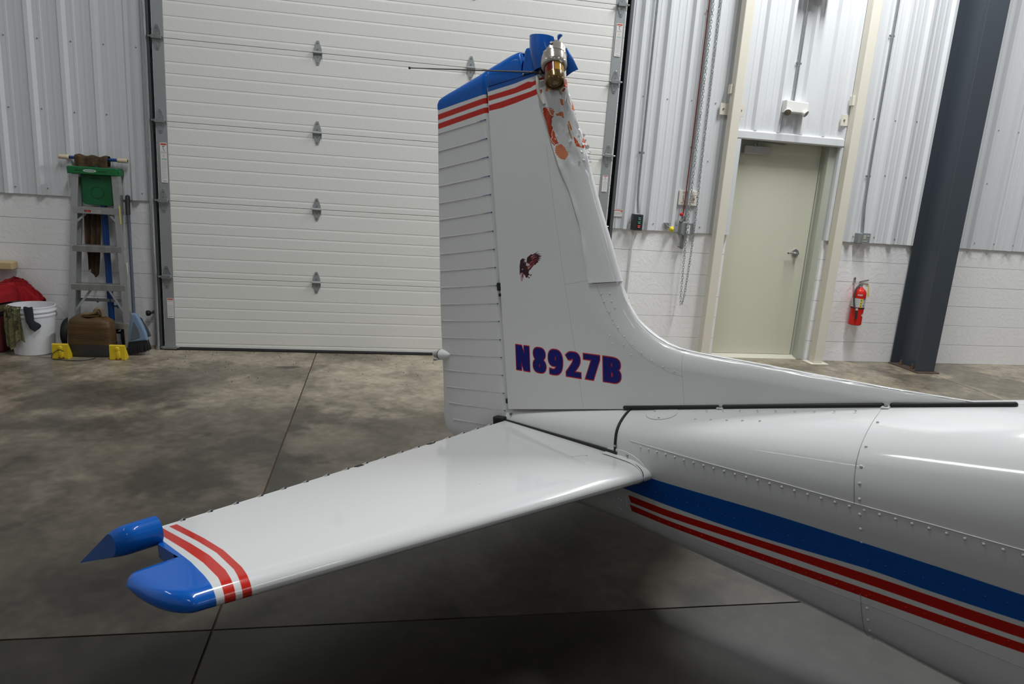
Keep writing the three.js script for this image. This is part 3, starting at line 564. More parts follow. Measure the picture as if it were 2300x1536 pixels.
// blue two-wheeled hand tow cart behind the ladder
{
  const t = thing('tow_cart', 'blue two-wheeled T-handle hand cart leaning behind the ladder', 'hand cart', [-2.17, 0, 0.13]);
  const X = x => x + 2.17, Z = z => z - 0.13;
  const blue = std(lin(0.008, 0.05, 0.20), 0.4);
  const top = [X(-2.172), 1.503, Z(0.072)];
  part(t, 'handle_bar', rod([X(-2.40), 1.506, Z(0.072)], [X(-2.045), 1.506, Z(0.072)], 0.0125), blue);
  for (const [x0, x1] of [[-2.468, -2.398], [-2.048, -1.983]]) part(t, 'grip', [lathe([[0.009, -0.036], [0.017, -0.036], [0.0185, -0.02], [0.0165, 0.02], [0.0175, 0.036], [0.009, 0.036]], 18).rotateZ(Math.PI / 2).translate(X((x0 + x1) / 2), 1.506, Z(0.072)), rod([X(x0) + 0.004, 1.506, Z(0.072)], [X(x1) - 0.004, 1.506, Z(0.072)], 0.0095)], std(lin(0.62, 0.52, 0.36), 0.6));
  part(t, 'pole', bar(top, [X(-2.142), 0.14, Z(0.125)], 0.032, 0.032), blue);
  part(t, 'axle', [rod([X(-2.456), 0.135, Z(0.13)], [X(-2.01), 0.135, Z(0.13)], 0.009), bar([X(-2.13), 0.14, Z(0.13)], [X(-2.03), 0.21, Z(0.15)], 0.02, 0.02), tube([[X(-2.06), 0.16, Z(0.15)], [X(-2.035), 0.19, Z(0.16)], [X(-2.03), 0.225, Z(0.165)], [X(-2.02), 0.235, Z(0.165)]], 0.009)], blue);
  for (const [a, b, y] of [[-2.247, -2.165, 0.395], [-2.145, -2.09, 0.352]]) part(t, 'peg', [rod([X(a), y, Z(0.115)], [X(b), y, Z(0.115)], 0.0065), rod([X(a < -2.2 ? a : b), y - 0.0, Z(0.115)], [X(a < -2.2 ? a + 0.008 : b - 0.008), y, Z(0.115)], 0.018, 0.018)], blue);
  for (const x of [-2.456, -2.012]) {
    const w = part(t, 'wheel', new THREE.TorusGeometry(0.093, 0.032, 12, 32).scale(1, 1, 1.15).rotateY(Math.PI / 2).translate(X(x), 0.127, Z(0.13)), M.rubber);
    part(w, 'hub', [rod([X(x) - 0.02, 0.127, Z(0.13)], [X(x) + 0.02, 0.127, Z(0.13)], 0.066, 0.066, 24), rod([X(x) - 0.03, 0.127, Z(0.13)], [X(x) + 0.03, 0.127, Z(0.13)], 0.02)], M.black);
  }
}
const ragN = fbm(6, 4, 210, 0.55);
function clothMat(map, o = {}) { return new THREE.MeshStandardMaterial({ roughness: 0.95, map, bumpMap: withRepeat(grainTex, 2), bumpScale: 0.003, ...o }); }
const brownTex = dataTex(128, (u, v) => { const n = ragN(u, v) * 0.7 + 0.55; return [78 * n, 60 * n, 38 * n]; }, true);
const camoTex = dataTex(256, (u, v) => { const n = ragN(u, v), m = coarseF(u * 1, v), k = 0.7 + 0.6 * grainF(u, v); const c = n > 0.56 ? [104, 100, 66] : m > 0.53 ? [84, 92, 58] : n < 0.42 ? [66, 60, 40] : [112, 104, 74]; return c.map(q => q * k); }, true);
const redTex = dataTex(128, (u, v) => { const n = 0.75 + 0.5 * ragN(u, v); return [150 * n, 16 * n, 26 * n]; }, true);
// rag draped over the cart handle
single('brown_rag', 'brown rag draped over the blue handle bar above the ladder', 'rag', grid(60, 26, (u, v) => {
  const x = lerp(-2.352, -2.112, u) + 0.010 * Math.sin(v * 7 + u * 5) * Math.abs(v - 0.5), over = Math.PI * clamp(v * 2 - 0.5), r = 0.021 + 0.004 * Math.sin(u * 15) + 0.010 * (ragN(u, v) - 0.5) + 0.006 * (Math.exp(-80 * (u - 0.14) ** 2) + Math.exp(-80 * (u - 0.88) ** 2));
  const hang = v > 0.75 ? (v - 0.75) * 0.24 : v < 0.25 ? (0.25 - v) * 0.2 : 0;
  return [x, 1.506 + r * Math.sin(over) - hang * (1 + 0.1 * Math.sin(u * 8)), 0.072 - r * Math.cos(over) * 1.1 + 0.004 * Math.sin(u * 30 + v * 4) * Math.abs(v - 0.5) * 2];
}), clothMat(brownTex, { side: THREE.DoubleSide }));
// rag behind the steps
single('hanging_rag', 'long dark brown rag hanging behind the ladder steps beside the blue pole', 'rag', grid(26, 50, (u, v) => {
  const w = lerp(0.062, 0.045, v) * (1 - 0.25 * smooth(0.62, 0.68, v) * (u < 0.5 ? 1 : 0.2)), x = lerp(-2.25, -2.262, v) + (u - 0.5) * 2 * w;
  const y = lerp(1.12, 0.60, v) + 0.02 * Math.sin(u * 7) * smooth(0.8, 1, v) + (u < 0.2 ? 0.03 * smooth(0.9, 1, v) : 0);
  return [x, y, 0.088 + 0.012 * Math.sin(u * 16 + v * 3) + 0.014 * (ragN(u, v) - 0.5) + lerp(0.0, 0.02, v)];
}), clothMat(brownTex, { side: THREE.DoubleSide, color: lin(0.75, 0.7, 0.65) }));
// broom
{
  const b = thing('broom', 'upright broom with a blue-grey handle, grey shroud and black bristles', 'broom', [-1.9, 0, 0.31]);
  const X = x => x + 1.9, Z = z => z - 0.31;
  const hm = std(lin(0.05, 0.06, 0.085), 0.4);
  part(b, 'handle', rod([X(-1.992), 1.09, Z(0.075)], [X(-1.915), 0.30, Z(0.31)], 0.0115, 0.0125, 16), hm);
  part(b, 'grip', [rod([X(-1.994), 1.09, Z(0.075)], [X(-2.004), 1.225, Z(0.038)], 0.0165, 0.0175, 16), new THREE.SphereGeometry(0.0175, 16, 10).translate(X(-2.004), 1.225, Z(0.038))], std(lin(0.022, 0.024, 0.03), 0.5));
  const shape = new THREE.Shape(); shape.moveTo(-0.025, 0.34); shape.lineTo(0.008, 0.34); shape.quadraticCurveTo(0.055, 0.25, 0.078, 0.17); shape.lineTo(0.083, 0.125); shape.lineTo(-0.058, 0.105); shape.lineTo(-0.052, 0.16); shape.quadraticCurveTo(-0.04, 0.27, -0.025, 0.34);
  part(b, 'shroud', plate(shape, -0.025, 0.025, 0.012, 12).translate(0, 0, 0.01), std(lin(0.16, 0.24, 0.36), 0.35));
  const inner = new THREE.Shape(); inner.moveTo(-0.006, 0.28); inner.quadraticCurveTo(0.034, 0.22, 0.034, 0.15); inner.lineTo(-0.038, 0.125); inner.quadraticCurveTo(-0.03, 0.2, -0.006, 0.28);
  part(b, 'shroud_panel', plate(inner, 0.024, 0.04, 0.003, 12), std(lin(0.10, 0.115, 0.135), 0.5));
  const side = new THREE.Shape(); side.moveTo(0.02, 0.30); side.quadraticCurveTo(0.075, 0.22, 0.095, 0.15); side.lineTo(0.07, 0.14); side.quadraticCurveTo(0.05, 0.22, 0.02, 0.30);
  part(b, 'back_shell', plate(side, -0.04, 0.0, 0.006, 12), std(lin(0.03, 0.034, 0.04), 0.5));
  const br = []; for (let i = 0; i < 34; i++) for (let j = 0; j < 5; j++) { const u = i / 33, x0 = lerp(-0.055, 0.078, u), y0 = lerp(0.108, 0.128, u), x1 = lerp(-0.068, 0.098, u) + rr(-0.004, 0.004), y1 = lerp(0.003, 0.03, u) * (u > 0.8 ? 1.4 : 1) + rr(0, 0.006); br.push(rod([x0, y0, -0.012 + j * 0.008], [x1, y1, -0.024 + j * 0.016 + rr(-0.004, 0.004)], 0.0032, 0.0022, 4)); }
  const bs = part(b, 'bristles', [...br, plate([[-0.054, 0.11], [0.078, 0.13], [0.09, 0.04], [-0.062, 0.02]], -0.008, 0.02, 0.003)], M.rubber); bs.userData.kind = 'stuff';
}
// jerry can
{
  const j = thing('jerry_can', 'dirty brown plastic jerry can with a dark base standing before the ladder', 'jerry can', [-2.212, 0, 0.345]);
  const pr = (y) => interp([0, 0.012, 0.1, 0.24, 0.28, 0.305, 0.318], [0.148, 0.156, 0.160, 0.158, 0.146, 0.112, 0.07], y);
  const body = (y0, y1, n, ex) => grid(48, n, (u, v) => {
    const y = lerp(y0, y1, v), a = u * Math.PI * 2, w = pr(y) + ex, d = (0.085 + ex) * (pr(y) / 0.16), c = Math.cos(a), s = Math.sin(a), e = 0.42;
    return [Math.sign(c) * Math.pow(Math.abs(c), e) * w, y - 0.02 * smooth(0.24, 0.318, y) * (c * 0.5 - 0.1), Math.sign(s) * Math.pow(Math.abs(s), e) * d];
  });
  const dirt = dataTex(256, (u, v) => { const n = 0.55 + 0.8 * ragN(u, v) * 0.9; return [82 * n, 58 * n, 24 * n]; }, true);
  part(j, 'body', [body(0.098, 0.318, 26, 0), plate(polyCircle(0.07, 20), 0, 0.004).rotateX(-Math.PI / 2).translate(0, 0.318, 0)], std(0xffffff, 0.55, { map: dirt, bumpMap: withRepeat(grainTex, 2), bumpScale: 0.002 }));
  part(j, 'base', [body(0, 0.1, 8, 0.003), plate(polyCircle(0.14, 20), 0, 0.004).rotateX(-Math.PI / 2).scale(1, 1, 0.55)], std(lin(0.028, 0.027, 0.022), 0.6));
  part(j, 'handle', tube([[-0.085, 0.285, 0.02], [-0.055, 0.325, 0.03], [0.0, 0.333, 0.03], [0.035, 0.345, 0.03], [0.05, 0.372, 0.025], [0.068, 0.372, 0.015], [0.08, 0.345, 0.01], [0.085, 0.31, 0.01]], 0.013, 40, 10), std(lin(0.16, 0.105, 0.05), 0.5));
  part(j, 'cap', lathe([[0, 0.03], [0.02, 0.03], [0.024, 0.02], [0.024, 0]], 16).translate(0.03, 0.325, -0.02), std(lin(0.14, 0.09, 0.04), 0.5));
}
function polyCircle(r, n) { return Array.from({ length: n }, (_, i) => [r * Math.cos(i / n * 6.2832), r * Math.sin(i / n * 6.2832)]); }
// wheel chocks
for (const [x, label] of [[-2.388, 'yellow wheel chock with a black cord, between white bucket and jerry can'], [-1.988, 'yellow wheel chock between the jerry can and the broom']]) {
  const c = thing('wheel_chock', label, 'wheel chock', [x, 0, 0.475], { group: 'yellow wheel chocks' });
  const yel = std(lin(0.66, 0.47, 0.012), 0.45);
  part(c, 'block', [prismX([[-0.055, 0], [0.02, 0], [0.026, 0.006], [0.026, 0.114], [0.02, 0.12], [0.008, 0.12], [-0.055, 0.02]], -0.054, 0.054)], yel);
  eachPart(c, 'boss', [new THREE.SphereGeometry(0.018, 14, 10).scale(1, 1.1, 0.5).translate(0.002, 0.088, 0.026), new THREE.SphereGeometry(0.022, 14, 10).scale(0.8, 1.7, 0.4).translate(0.006, 0.045, 0.026)], yel);
  part(c, 'rust_stain', new THREE.CircleGeometry(0.02, 12).scale(1.2, 0.5, 1).translate(0.008, 0.011, 0.0272), std(lin(0.2, 0.08, 0.02), 0.8));
}
single('black_cord', 'thin black cord lying on the floor before the jerry can and looped over a chock', 'cord', tube([[-2.36, 0.065, 0.508], [-2.39, 0.075, 0.506], [-2.43, 0.05, 0.512], [-2.44, 0.01, 0.52], [-2.38, 0.004, 0.53], [-2.30, 0.004, 0.545], [-2.22, 0.004, 0.54], [-2.17, 0.004, 0.49], [-2.16, 0.004, 0.45]], 0.0028, 60, 6), M.black);  // plain black cord running over the floor and round the chock
// bucket with things hung on its rim
{
  const b = thing('bucket', 'white plastic bucket with ribbed rim standing left of the ladder', 'bucket', [-2.65, 0, 0.295]);
  b.scale.setScalar(1.045);
  part(b, 'body', lathe([[0, 0.004], [0.12, 0.0], [0.128, 0.004], [0.146, 0.285], [0.152, 0.288], [0.152, 0.30], [0.147, 0.302], [0.148, 0.315], [0.155, 0.318], [0.155, 0.33], [0.149, 0.333], [0.15, 0.352], [0.154, 0.356], [0.151, 0.361], [0.145, 0.358], [0.124, 0.012], [0, 0.01]], 48), std(lin(0.70, 0.70, 0.72), 0.35));
  part(b, 'bail', tube(Array.from({ length: 13 }, (_, i) => { const a = Math.PI * (0.02 + 0.96 * i / 12); return [-0.153 * Math.cos(a) * -1, 0.325 - 0.10 * Math.sin(a), -0.156 * Math.sin(a)]; }), 0.0022, 40, 6), M.galv);
}
const rimPt = (a, r, y, cx = -2.65, cz = 0.295) => [cx + r * 1.045 * Math.sin(a), y * 1.045, cz + r * 1.045 * Math.cos(a)];
single('camouflage_rag', 'mottled olive rag hanging over the front rim of the white bucket', 'rag', grid(34, 44, (u, v) => {
  const a = lerp(-0.95, -0.02, u) * lerp(1, 0.9, v) + 0.16 * v - 0.02, w = 0.010 * Math.sin(u * 19 + v * 2.5) + 0.012 * (ragN(u, v) - 0.4);
  if (v < 0.12) { const t = v / 0.12; return rimPt(a, lerp(0.136, 0.152, t), 0.352 + 0.016 * Math.sin(t * Math.PI * 0.9) + 0.003); }
  const t = (v - 0.12) / 0.88; return rimPt(a, 0.162 + 0.012 * t + w, 0.36 - t * (0.285 + 0.03 * Math.sin(u * 6) - 0.03 * u));
}), clothMat(camoTex, { side: THREE.DoubleSide }));
single('black_sock', 'black sock hanging over the rim of the white bucket', 'sock', grid(20, 40, (u, v) => {
  const ang = u * Math.PI * 2;
  const bend = smooth(0.55, 0.85, v), cx = 0.28 + 0.05 * Math.sin(v * 2) + 0.16 * bend * 1.0, y = v < 0.1 ? lerp(0.345, 0.37, v / 0.1) : 0.37 - (v - 0.1) * 0.205 + 0.012 * bend;
  const wid = (0.32 - 0.08 * v + 0.16 * bend) * Math.sqrt(Math.max(0.02, 1 - Math.pow(smooth(0.8, 1, v), 2)));
  return rimPt(cx + Math.cos(ang) * wid * 0.55, (v < 0.1 ? lerp(0.135, 0.163, v / 0.1) : 0.168) + 0.012 * Math.sin(ang), y + 0.006 * Math.sin(ang * 2));
}), std(lin(0.018, 0.021, 0.028), 0.95, { side: THREE.DoubleSide }));
// tote, cloths
{
  const t = thing('storage_tote', 'dark red storage tote standing in the corner behind the white bucket', 'tote', [-3.085, 0, 0.21]);
  part(t, 'body', box(-0.24, 0.235, 0, 0.30, -0.15, 0.14, 0.02), std(lin(0.10, 0.006, 0.008), 0.5));
  part(t, 'lid', box(-0.25, 0.248, 0.295, 0.325, -0.16, 0.152, 0.012), M.black);
  part(t, 'print', box(0.1, 0.17, 0.115, 0.122, 0.1395, 0.1408), std(lin(0.3, 0.25, 0.25), 0.6));
}
single('olive_cloth', 'folded brown-olive cloth lying on the red tote under the red towel', 'cloth', grid(36, 20, (u, v) => {
  const x = lerp(-3.3, -2.83, u), edge = smooth(0, 0.12, v) * smooth(1, 0.88, v) * smooth(0, 0.1, u) * smooth(1, 0.9, u);
  return [x, 0.328 + edge * (0.018 + 0.024 * ragN(u, v)), lerp(0.06, 0.375, v)];
}), clothMat(camoTex, { color: lin(0.55, 0.45, 0.4), side: THREE.DoubleSide }));
single('red_towel', 'crumpled red towel heaped on the tote under the plank end', 'towel', grid(110, 60, (u, v) => {
  const x = lerp(-3.3, -2.655, u), zm = lerp(0.37, 0.125, smooth(-2.93, -2.83, x)), z = lerp(lerp(0.13, 0.03, smooth(-2.93, -2.83, x)), zm, v), cx = (x + 2.93) / 0.29, cz = v * 2 - 1;
  const h = Math.sqrt(Math.max(0, 1 - Math.abs(cx > 0 ? cx : cx * 0.75) ** 2.4)) * Math.sqrt(Math.max(0, 1 - Math.abs(cz) ** 2.6));
  const f = ragN(u * 1.3, v * 0.9) - 0.5, g2 = ragN(u * 2.6 % 1, v * 2.1 % 1) - 0.5, w = Math.abs(Math.sin(u * 17 + v * 11 + f * 9)) - 0.5;
  return [x + f * 0.05, 0.374 + h * (0.15 + 0.13 * f + 0.05 * g2 + 0.025 * w) - (x > -2.80 ? 0.05 * (x + 2.80) / 0.15 : 0), z + f * 0.05];
}), clothMat(redTex, { side: THREE.DoubleSide }));
{
  const w = thing('wooden_plank', 'light wooden plank end reaching in from the left edge above the red towel', 'plank', [-3.5, 0, 0.075]);
  const wood = std(0xffffff, 0.6, { map: dataTex(256, (u, v) => { const n = grainF(u * 0.5, v * 4 % 1) * 0.35 + 0.8; return [196 * n, 172 * n, 128 * n]; }, true) });
  part(w, 'board', box(-0.6, 0.66, 0.612, 0.676, -0.05, 0.05, 0.012), wood);
  for (const x of [-0.5, -0.12]) part(w, 'leg', box(x - 0.1, x - 0.04, 0, 0.614, -0.04, 0.03, 0.004), wood);
}
// grit on the floor along the overhead door
{
  const g = []; for (let i = 0; i < 130; i++) { const x = rr(-1.7, 0.9), z = 0.16 + Math.pow(rnd(), 2.2) * 0.9, s = rr(0.002, 0.006); g.push(new THREE.TetrahedronGeometry(s).rotateY(rr(0, 6)).translate(x, s * 0.4, z)); }
  single('floor_grit', 'dark crumbs of grit scattered on the floor along the overhead door', 'grit', g, std(lin(0.03, 0.028, 0.025), 0.9), [0, 0, 0], { kind: 'stuff' });
}

// ================================================================ AIRCRAFT (local axes: X forward, Y up, Z to its right side)
const plane = thing('airplane', 'white light airplane tail with blue and red stripes, damaged fin and registration letters', 'airplane', [0.5739, 0.5, 3.2711]);
plane.quaternion.setFromRotationMatrix(new THREE.Matrix4().makeBasis(V(0.61376896, 0.17364818, 0.77015192), V(-0.10822403, 0.98480775, -0.13579856), V(-0.78203275, 0, 0.62323733)));
const P = (name, geo, mat, parent = plane, label) => part(parent, name, geo, mat, label);
// ---- fuselage surface
const fW = curveTable([[-0.05, 0.03], [0, 0.037], [0.3, 0.088], [0.66, 0.155], [0.93, 0.222], [1.25, 0.288], [1.55, 0.340], [1.9, 0.386], [2.3, 0.422], [3, 0.475], [4, 0.52], [5, 0.54]]);
const fTop = X => X < 2.6 ? 0.0665 + (X - 0.03) * 0.0893 : 0.296 + (X - 2.6) * 0.12;
const fBot = curveTable([[-0.05, -0.26], [0.4, -0.30], [0.7, -0.332], [1.0, -0.376], [1.3, -0.425], [1.55, -0.477], [1.75, -0.527], [2.0, -0.58], [2.3, -0.63], [3, -0.70], [4, -0.74], [5, -0.74]]);
const profZ = curveTable([[0, 0.02], [0.0035, 0.15], [0.014, 0.31], [0.036, 0.51], [0.07, 0.71], [0.11, 0.86], [0.16, 0.955], [0.25, 1], [0.36, 0.99], [0.43, 0.965], [0.52, 0.92], [0.6, 0.885], [0.7, 0.86], [0.79, 0.83], [0.87, 0.77], [0.92, 0.68], [0.965, 0.5], [0.99, 0.25], [1, 0.0]]);
const fZ = (X, Y, off = 0) => { const yt = fTop(X), yb = fBot(X); return fW(X) * profZ(clamp((yt - Y) / (yt - yb))) + off; };
const onSide = (X, Y, s = 1, off = 0) => V(X, Y, s * fZ(X, Y, off));
const tRing = []; for (let i = 0; i <= 10; i++) tRing.push(0.10 * Math.pow(i / 10, 2)); for (let i = 1; i <= 22; i++) tRing.push(0.10 + 0.75 * i / 22); for (let i = 1; i <= 10; i++) tRing.push(0.85 + 0.15 * (1 - Math.pow(1 - i / 10, 2)));
const FX0 = -0.05, FX1 = 4.3;
const fusUV = p => [(p[0] + 0.1) / 2.56, (p[1] + 0.72) / 1.28];
const fusTex = canvasTex(2048, 1024, (g, w, h) => {
  g.fillStyle = '#dcdcda'; g.fillRect(0, 0, w, h);
  const px = (X, Y) => [(X + 0.1) / 2.56 * w, h - (Y + 0.72) / 1.28 * h];
  const band = (top, bot, x0, col) => { const p = []; for (let X = x0; X <= 2.5; X += 0.02) p.push(px(X, top(X))); for (let X = 2.5; X >= x0; X -= 0.02) p.push(px(X, bot(X))); poly(g, p, col); };
  const ext = pairs => { const a = pairs[pairs.length - 2], b = pairs[pairs.length - 1]; return curveTable([...pairs, [2.6, b[1] + (b[1] - a[1]) / (b[0] - a[0]) * (2.6 - b[0])]]); };
  band(ext([[0.6, -0.079], [0.816, -0.083], [1.244, -0.093], [1.546, -0.111], [1.729, -0.126], [1.91, -0.145]]), ext([[0.66, -0.155], [0.894, -0.17], [1.234, -0.186], [1.546, -0.190], [1.726, -0.205], [1.909, -0.218]]), 0.64, '#0e57ae');
  band(ext([[0.709, -0.178], [0.893, -0.189], [1.234, -0.197], [1.545, -0.207], [1.909, -0.233]]), ext([[0.711, -0.204], [0.89, -0.214], [1.233, -0.221], [1.544, -0.236], [1.909, -0.263]]), 0.712, '#b81d10');
  band(ext([[0.715, -0.215], [0.889, -0.228], [1.231, -0.241], [1.544, -0.253], [1.909, -0.277]]), ext([[0.712, -0.239], [0.887, -0.249], [1.229, -0.264], [1.543, -0.279], [1.91, -0.301]]), 0.714, '#b81d10');
});
const fuselage = (() => {
  const right = grid(110, tRing.length - 1, (u, v, i, j) => { const X = lerp(FX0, FX1, Math.pow(u, 1.25)), t = tRing[j], yt = fTop(X), yb = fBot(X); return [X, yt - (yt - yb) * t, fW(X) * profZ(t)]; }, fusUV);
  const left = grid(110, tRing.length - 1, (u, v, i, j) => { const X = lerp(FX0, FX1, Math.pow(u, 1.25)), t = tRing[j], yt = fTop(X), yb = fBot(X); return [X, yt - (yt - yb) * t, -fW(X) * profZ(t)]; }, fusUV);
  const idx = left.index.array; for (let k = 0; k < idx.length; k += 3) { const q = idx[k]; idx[k] = idx[k + 1]; idx[k + 1] = q; } left.computeVertexNormals();
  const top = grid(60, 1, (u, v) => [lerp(FX0, FX1, u), fTop(lerp(FX0, FX1, u)) + 0.0002, (v - 0.5) * 0.05 * fW(lerp(FX0, FX1, u))], fusUV);
  const cap = (X, n) => grid(1, tRing.length - 1, (u, v, i, j) => { const t = tRing[j], yt = fTop(X), yb = fBot(X); return [X, yt - (yt - yb) * t, (i ? 1 : -1) * fW(X) * profZ(t)]; }, fusUV);
  return P('fuselage', [right, left, top, cap(FX0), cap(FX1)], gloss({ map: fusTex }));
})();
// joints, seams, rivets
const lapY = table([[0.74, 0.038], [0.887, 0.033], [1.102, 0.023], [1.329, 0.013], [1.544, -0.001], [1.734, -0.014], [1.916, -0.03], [2.6, -0.095]]);
{
  const line = (f, x0, x1, n, r, off = 0.0005) => { const p = []; for (let i = 0; i <= n; i++) { const X = lerp(x0, x1, i / n); p.push(onSide(X, f(X), 1, off)); } return tube(p, r, n * 2, 6); };
  const ring = (X, t0, t1, r) => { const p = []; for (let i = 0; i <= 26; i++) { const t = lerp(t0, t1, i / 26); p.push(V(X, fTop(X) - (fTop(X) - fBot(X)) * t, fW(X) * profZ(t) + 0.0004)); } return tube(p, r, 80, 6); };
  P('lap_joint', line(lapY, 0.75, 2.5, 40, 0.0016), M.white, fuselage);
  const low = table([[0.7, -0.243], [1.102, -0.271], [1.372, -0.289], [1.618, -0.305], [1.905, -0.34], [2.5, -0.4]]);
  P('lower_joint', line(low, 1.0, 2.5, 30, 0.0009), M.seam, fuselage);
  eachPart(fuselage, 'frame_seam', [ring(1.544, 0.006, 0.305, 0.0009), ring(1.544, 0.70, 0.985, 0.0009)], M.seam);
  const rv = [], dome = new THREE.SphereGeometry(0.0046, 7, 5), add = (p, s = 1) => { const g = dome.clone().scale(s, s, s * 0.8); g.translate(p.x, p.y, p.z); rv.push(g); };
  for (let X = 0.80; X < 2.3; X += 0.0385) add(onSide(X, lapY(X) - 0.012));
  for (let t = 0.03; t < 0.47; t += 0.062) add(V(1.558, fTop(1.558) - (fTop(1.558) - fBot(1.558)) * t, fW(1.558) * profZ(t)));
  for (let t = 0.70; t < 0.95; t += 0.055) add(V(1.560, fTop(1.56) - (fTop(1.56) - fBot(1.56)) * t, fW(1.56) * profZ(t)));
  for (const X of [0.983, 1.043, 1.101, 1.156, 1.215]) add(onSide(X, fTop(X) - 0.022), 1);
  for (let X = 1.0; X < 1.5; X += 0.06) add(V(X, fTop(X) - 0.001, 0.07 + 0.01 * X), 0.8);
  for (let X = 0.76; X < 2.2; X += 0.045) { add(onSide(X, -0.125 - 0.045 * (X - 0.7)), 0.72); add(onSide(X, -0.232 - 0.042 * (X - 0.7)), 0.72); }
  const r = P('rivet', rv, gloss({ map: fusTex })); fuselage.add(r); r.userData.kind = 'stuff';
  // give each rivet the paint it sits in
  const p = r.geometry.attributes.position, uv = r.geometry.attributes.uv; for (let i = 0; i < p.count; i++) { const q = fusUV([p.getX(i), p.getY(i)]); uv.setXY(i, q[0], q[1]); }
}
// black rubber seals
{
  const base = (x0, x1) => { const pts = []; for (let i = 0; i <= 16; i++) { const X = lerp(x0, x1, i / 16); pts.push(V(X, fTop(X) + 0.004, lerp(0.047, 0.026, smooth(0.6, 1.85, X)))); } return new THREE.TubeGeometry(new THREE.CatmullRomCurve3(pts), 40, 0.0078, 10, false); };
  const caps = (x0, x1) => [x0, x1].map(X => new THREE.SphereGeometry(0.0078, 10, 8).translate(X, fTop(X) + 0.004, lerp(0.047, 0.026, smooth(0.6, 1.85, X))));
  for (const [a, b] of [[0.652, 1.024], [1.048, 1.537], [1.566, 1.86]]) P('fin_seal', [base(a, b), ...caps(a, b)], M.rubber, fuselage);
  const rg = []; for (let i = 0; i <= 14; i++) { const y = lerp(fTop(0.675) - 0.0005, -0.018, Math.pow(i / 14, 1.5)); rg.push(onSide(0.672 + 0.006 * Math.sin(i / 14 * Math.PI), y, 1, 0.001)); }
  rg.unshift(V(0.66, fTop(0.66) + 0.002, 0.05));
  P('collar_seal', tube(rg, 0.0058, 60, 8), M.rubber, fuselage);
  const st = []; for (let i = 0; i <= 14; i++) { const X = lerp(0.012, 0.685, i / 14); st.push(onSide(X, lerp(0.014, -0.02, i / 14), 1, 0.003)); }
  P('stabilizer_seal', tube(st, 0.0068, 60, 8), M.rubber, fuselage);
  P('hinge_boot', [box(-0.035, 0.03, -0.012, 0.03, 0.02, 0.062, 0.008)], M.rubber, fuselage);
  eachPart(fuselage, 'clip', [1.036, 1.551].map(X => box(X - 0.011, X + 0.011, fTop(X) - 0.002, fTop(X) + 0.003, 0.02, 0.056, 0.001)), M.white);
  eachPart(fuselage, 'screw', [[1.036, 0.05], [1.551, 0.042], [0.385, 0.044], [0.49, 0.044], [0.058, 0.04]].map(([X, z], i) => new THREE.CylinderGeometry(0.005, 0.006, 0.005, 10).rotateX(i > 1 ? Math.PI / 2 : 0).translate(X, fTop(X) + (i > 1 ? (i === 4 ? -0.025 : 0.006) : 0.004), z)).concat([[0.675, 0.007], [0.735, -0.018], [0.815, -0.083]].map(([X, Y]) => { const q = onSide(X, Y, 1, 0.004); return new THREE.SphereGeometry(0.0052, 8, 6).translate(q.x, q.y, q.z); })), M.screw);
  // oval access cover
  const oval = []; P('access_cover', grid(24, 4, (u, v) => { const a = u * Math.PI * 2, X = 0.83 + 0.062 * v * Math.cos(a), dy = -0.013 + 0.0125 * v * Math.sin(a); const Y = fTop(X) + dy - 0.0; return [X, Y + 0.001, fZ(X, Y) + 0.0012]; }, fusUV), gloss({ map: fusTex }), fuselage);
  P('cover_rim', tube(Array.from({ length: 21 }, (_, i) => { const a = Math.PI + i / 20 * Math.PI, X = 0.83 + 0.062 * Math.cos(a), Y = fTop(X) - 0.013 + 0.0125 * Math.sin(a); return [X, Y, fZ(X, Y) + 0.0014]; }), 0.0008, 50, 5), M.seam, fuselage);
  eachPart(fuselage, 'cover_screw', [[0.79, -0.008], [0.835, -0.022]].map(([X, d]) => { const q = onSide(X, fTop(X) + d, 1, 0.001); return new THREE.SphereGeometry(0.004, 8, 6).scale(1, 0.6, 1).translate(q.x, q.y + 0.001, q.z); }), M.screw);
  // doubler plate with round nose low on the tail cone
  const xr = Y => 0.70 - 0.045 * Math.pow(Math.abs((Y + 0.20) / 0.062), 2.6);
  for (const s of [1, -1]) {
    const dp = P('doubler_plate', grid(20, 14, (u, v) => { const Y = lerp(-0.262, -0.138, v), X = lerp(0.2, xr(Y), u); return [X, Y, s * fZ(X, Y, 0.0022)]; }), M.white, fuselage);
    if (s > 0) { P('plate_edge', tube(Array.from({ length: 17 }, (_, i) => { const Y = lerp(-0.26, -0.14, i / 16), X = xr(Y); return [X, Y, fZ(X, Y, 0.0012)]; }), 0.0018, 50, 6), M.white, fuselage);
      const rr2 = []; for (const [X, Y] of [[0.655, -0.165], [0.67, -0.168], [0.66, -0.205], [0.673, -0.207], [0.635, -0.215], [0.655, -0.242], [0.668, -0.244], [0.60, -0.16], [0.62, -0.175], [0.57, -0.165]]) { const q = onSide(X, Y, 1, 0.0025); rr2.push(new THREE.SphereGeometry(0.0036, 7, 5).translate(q.x, q.y, q.z)); }
      const pr = P('plate_rivet', rr2, M.white, fuselage); pr.userData.kind = 'stuff'; }
  }
  // tail skid fairing under the cone
  P('tail_tip', grid(20, 10, (u, v) => { const X = lerp(-0.05, 0.42, u), a = v * Math.PI; return [X, fBot(X) - 0.018 * Math.sin(u * Math.PI) * Math.sin(a) - 0.001 + 0.02 * (1 - Math.sin(a)), Math.cos(a) * fW(X) * 0.5]; }), M.white, fuselage);
}
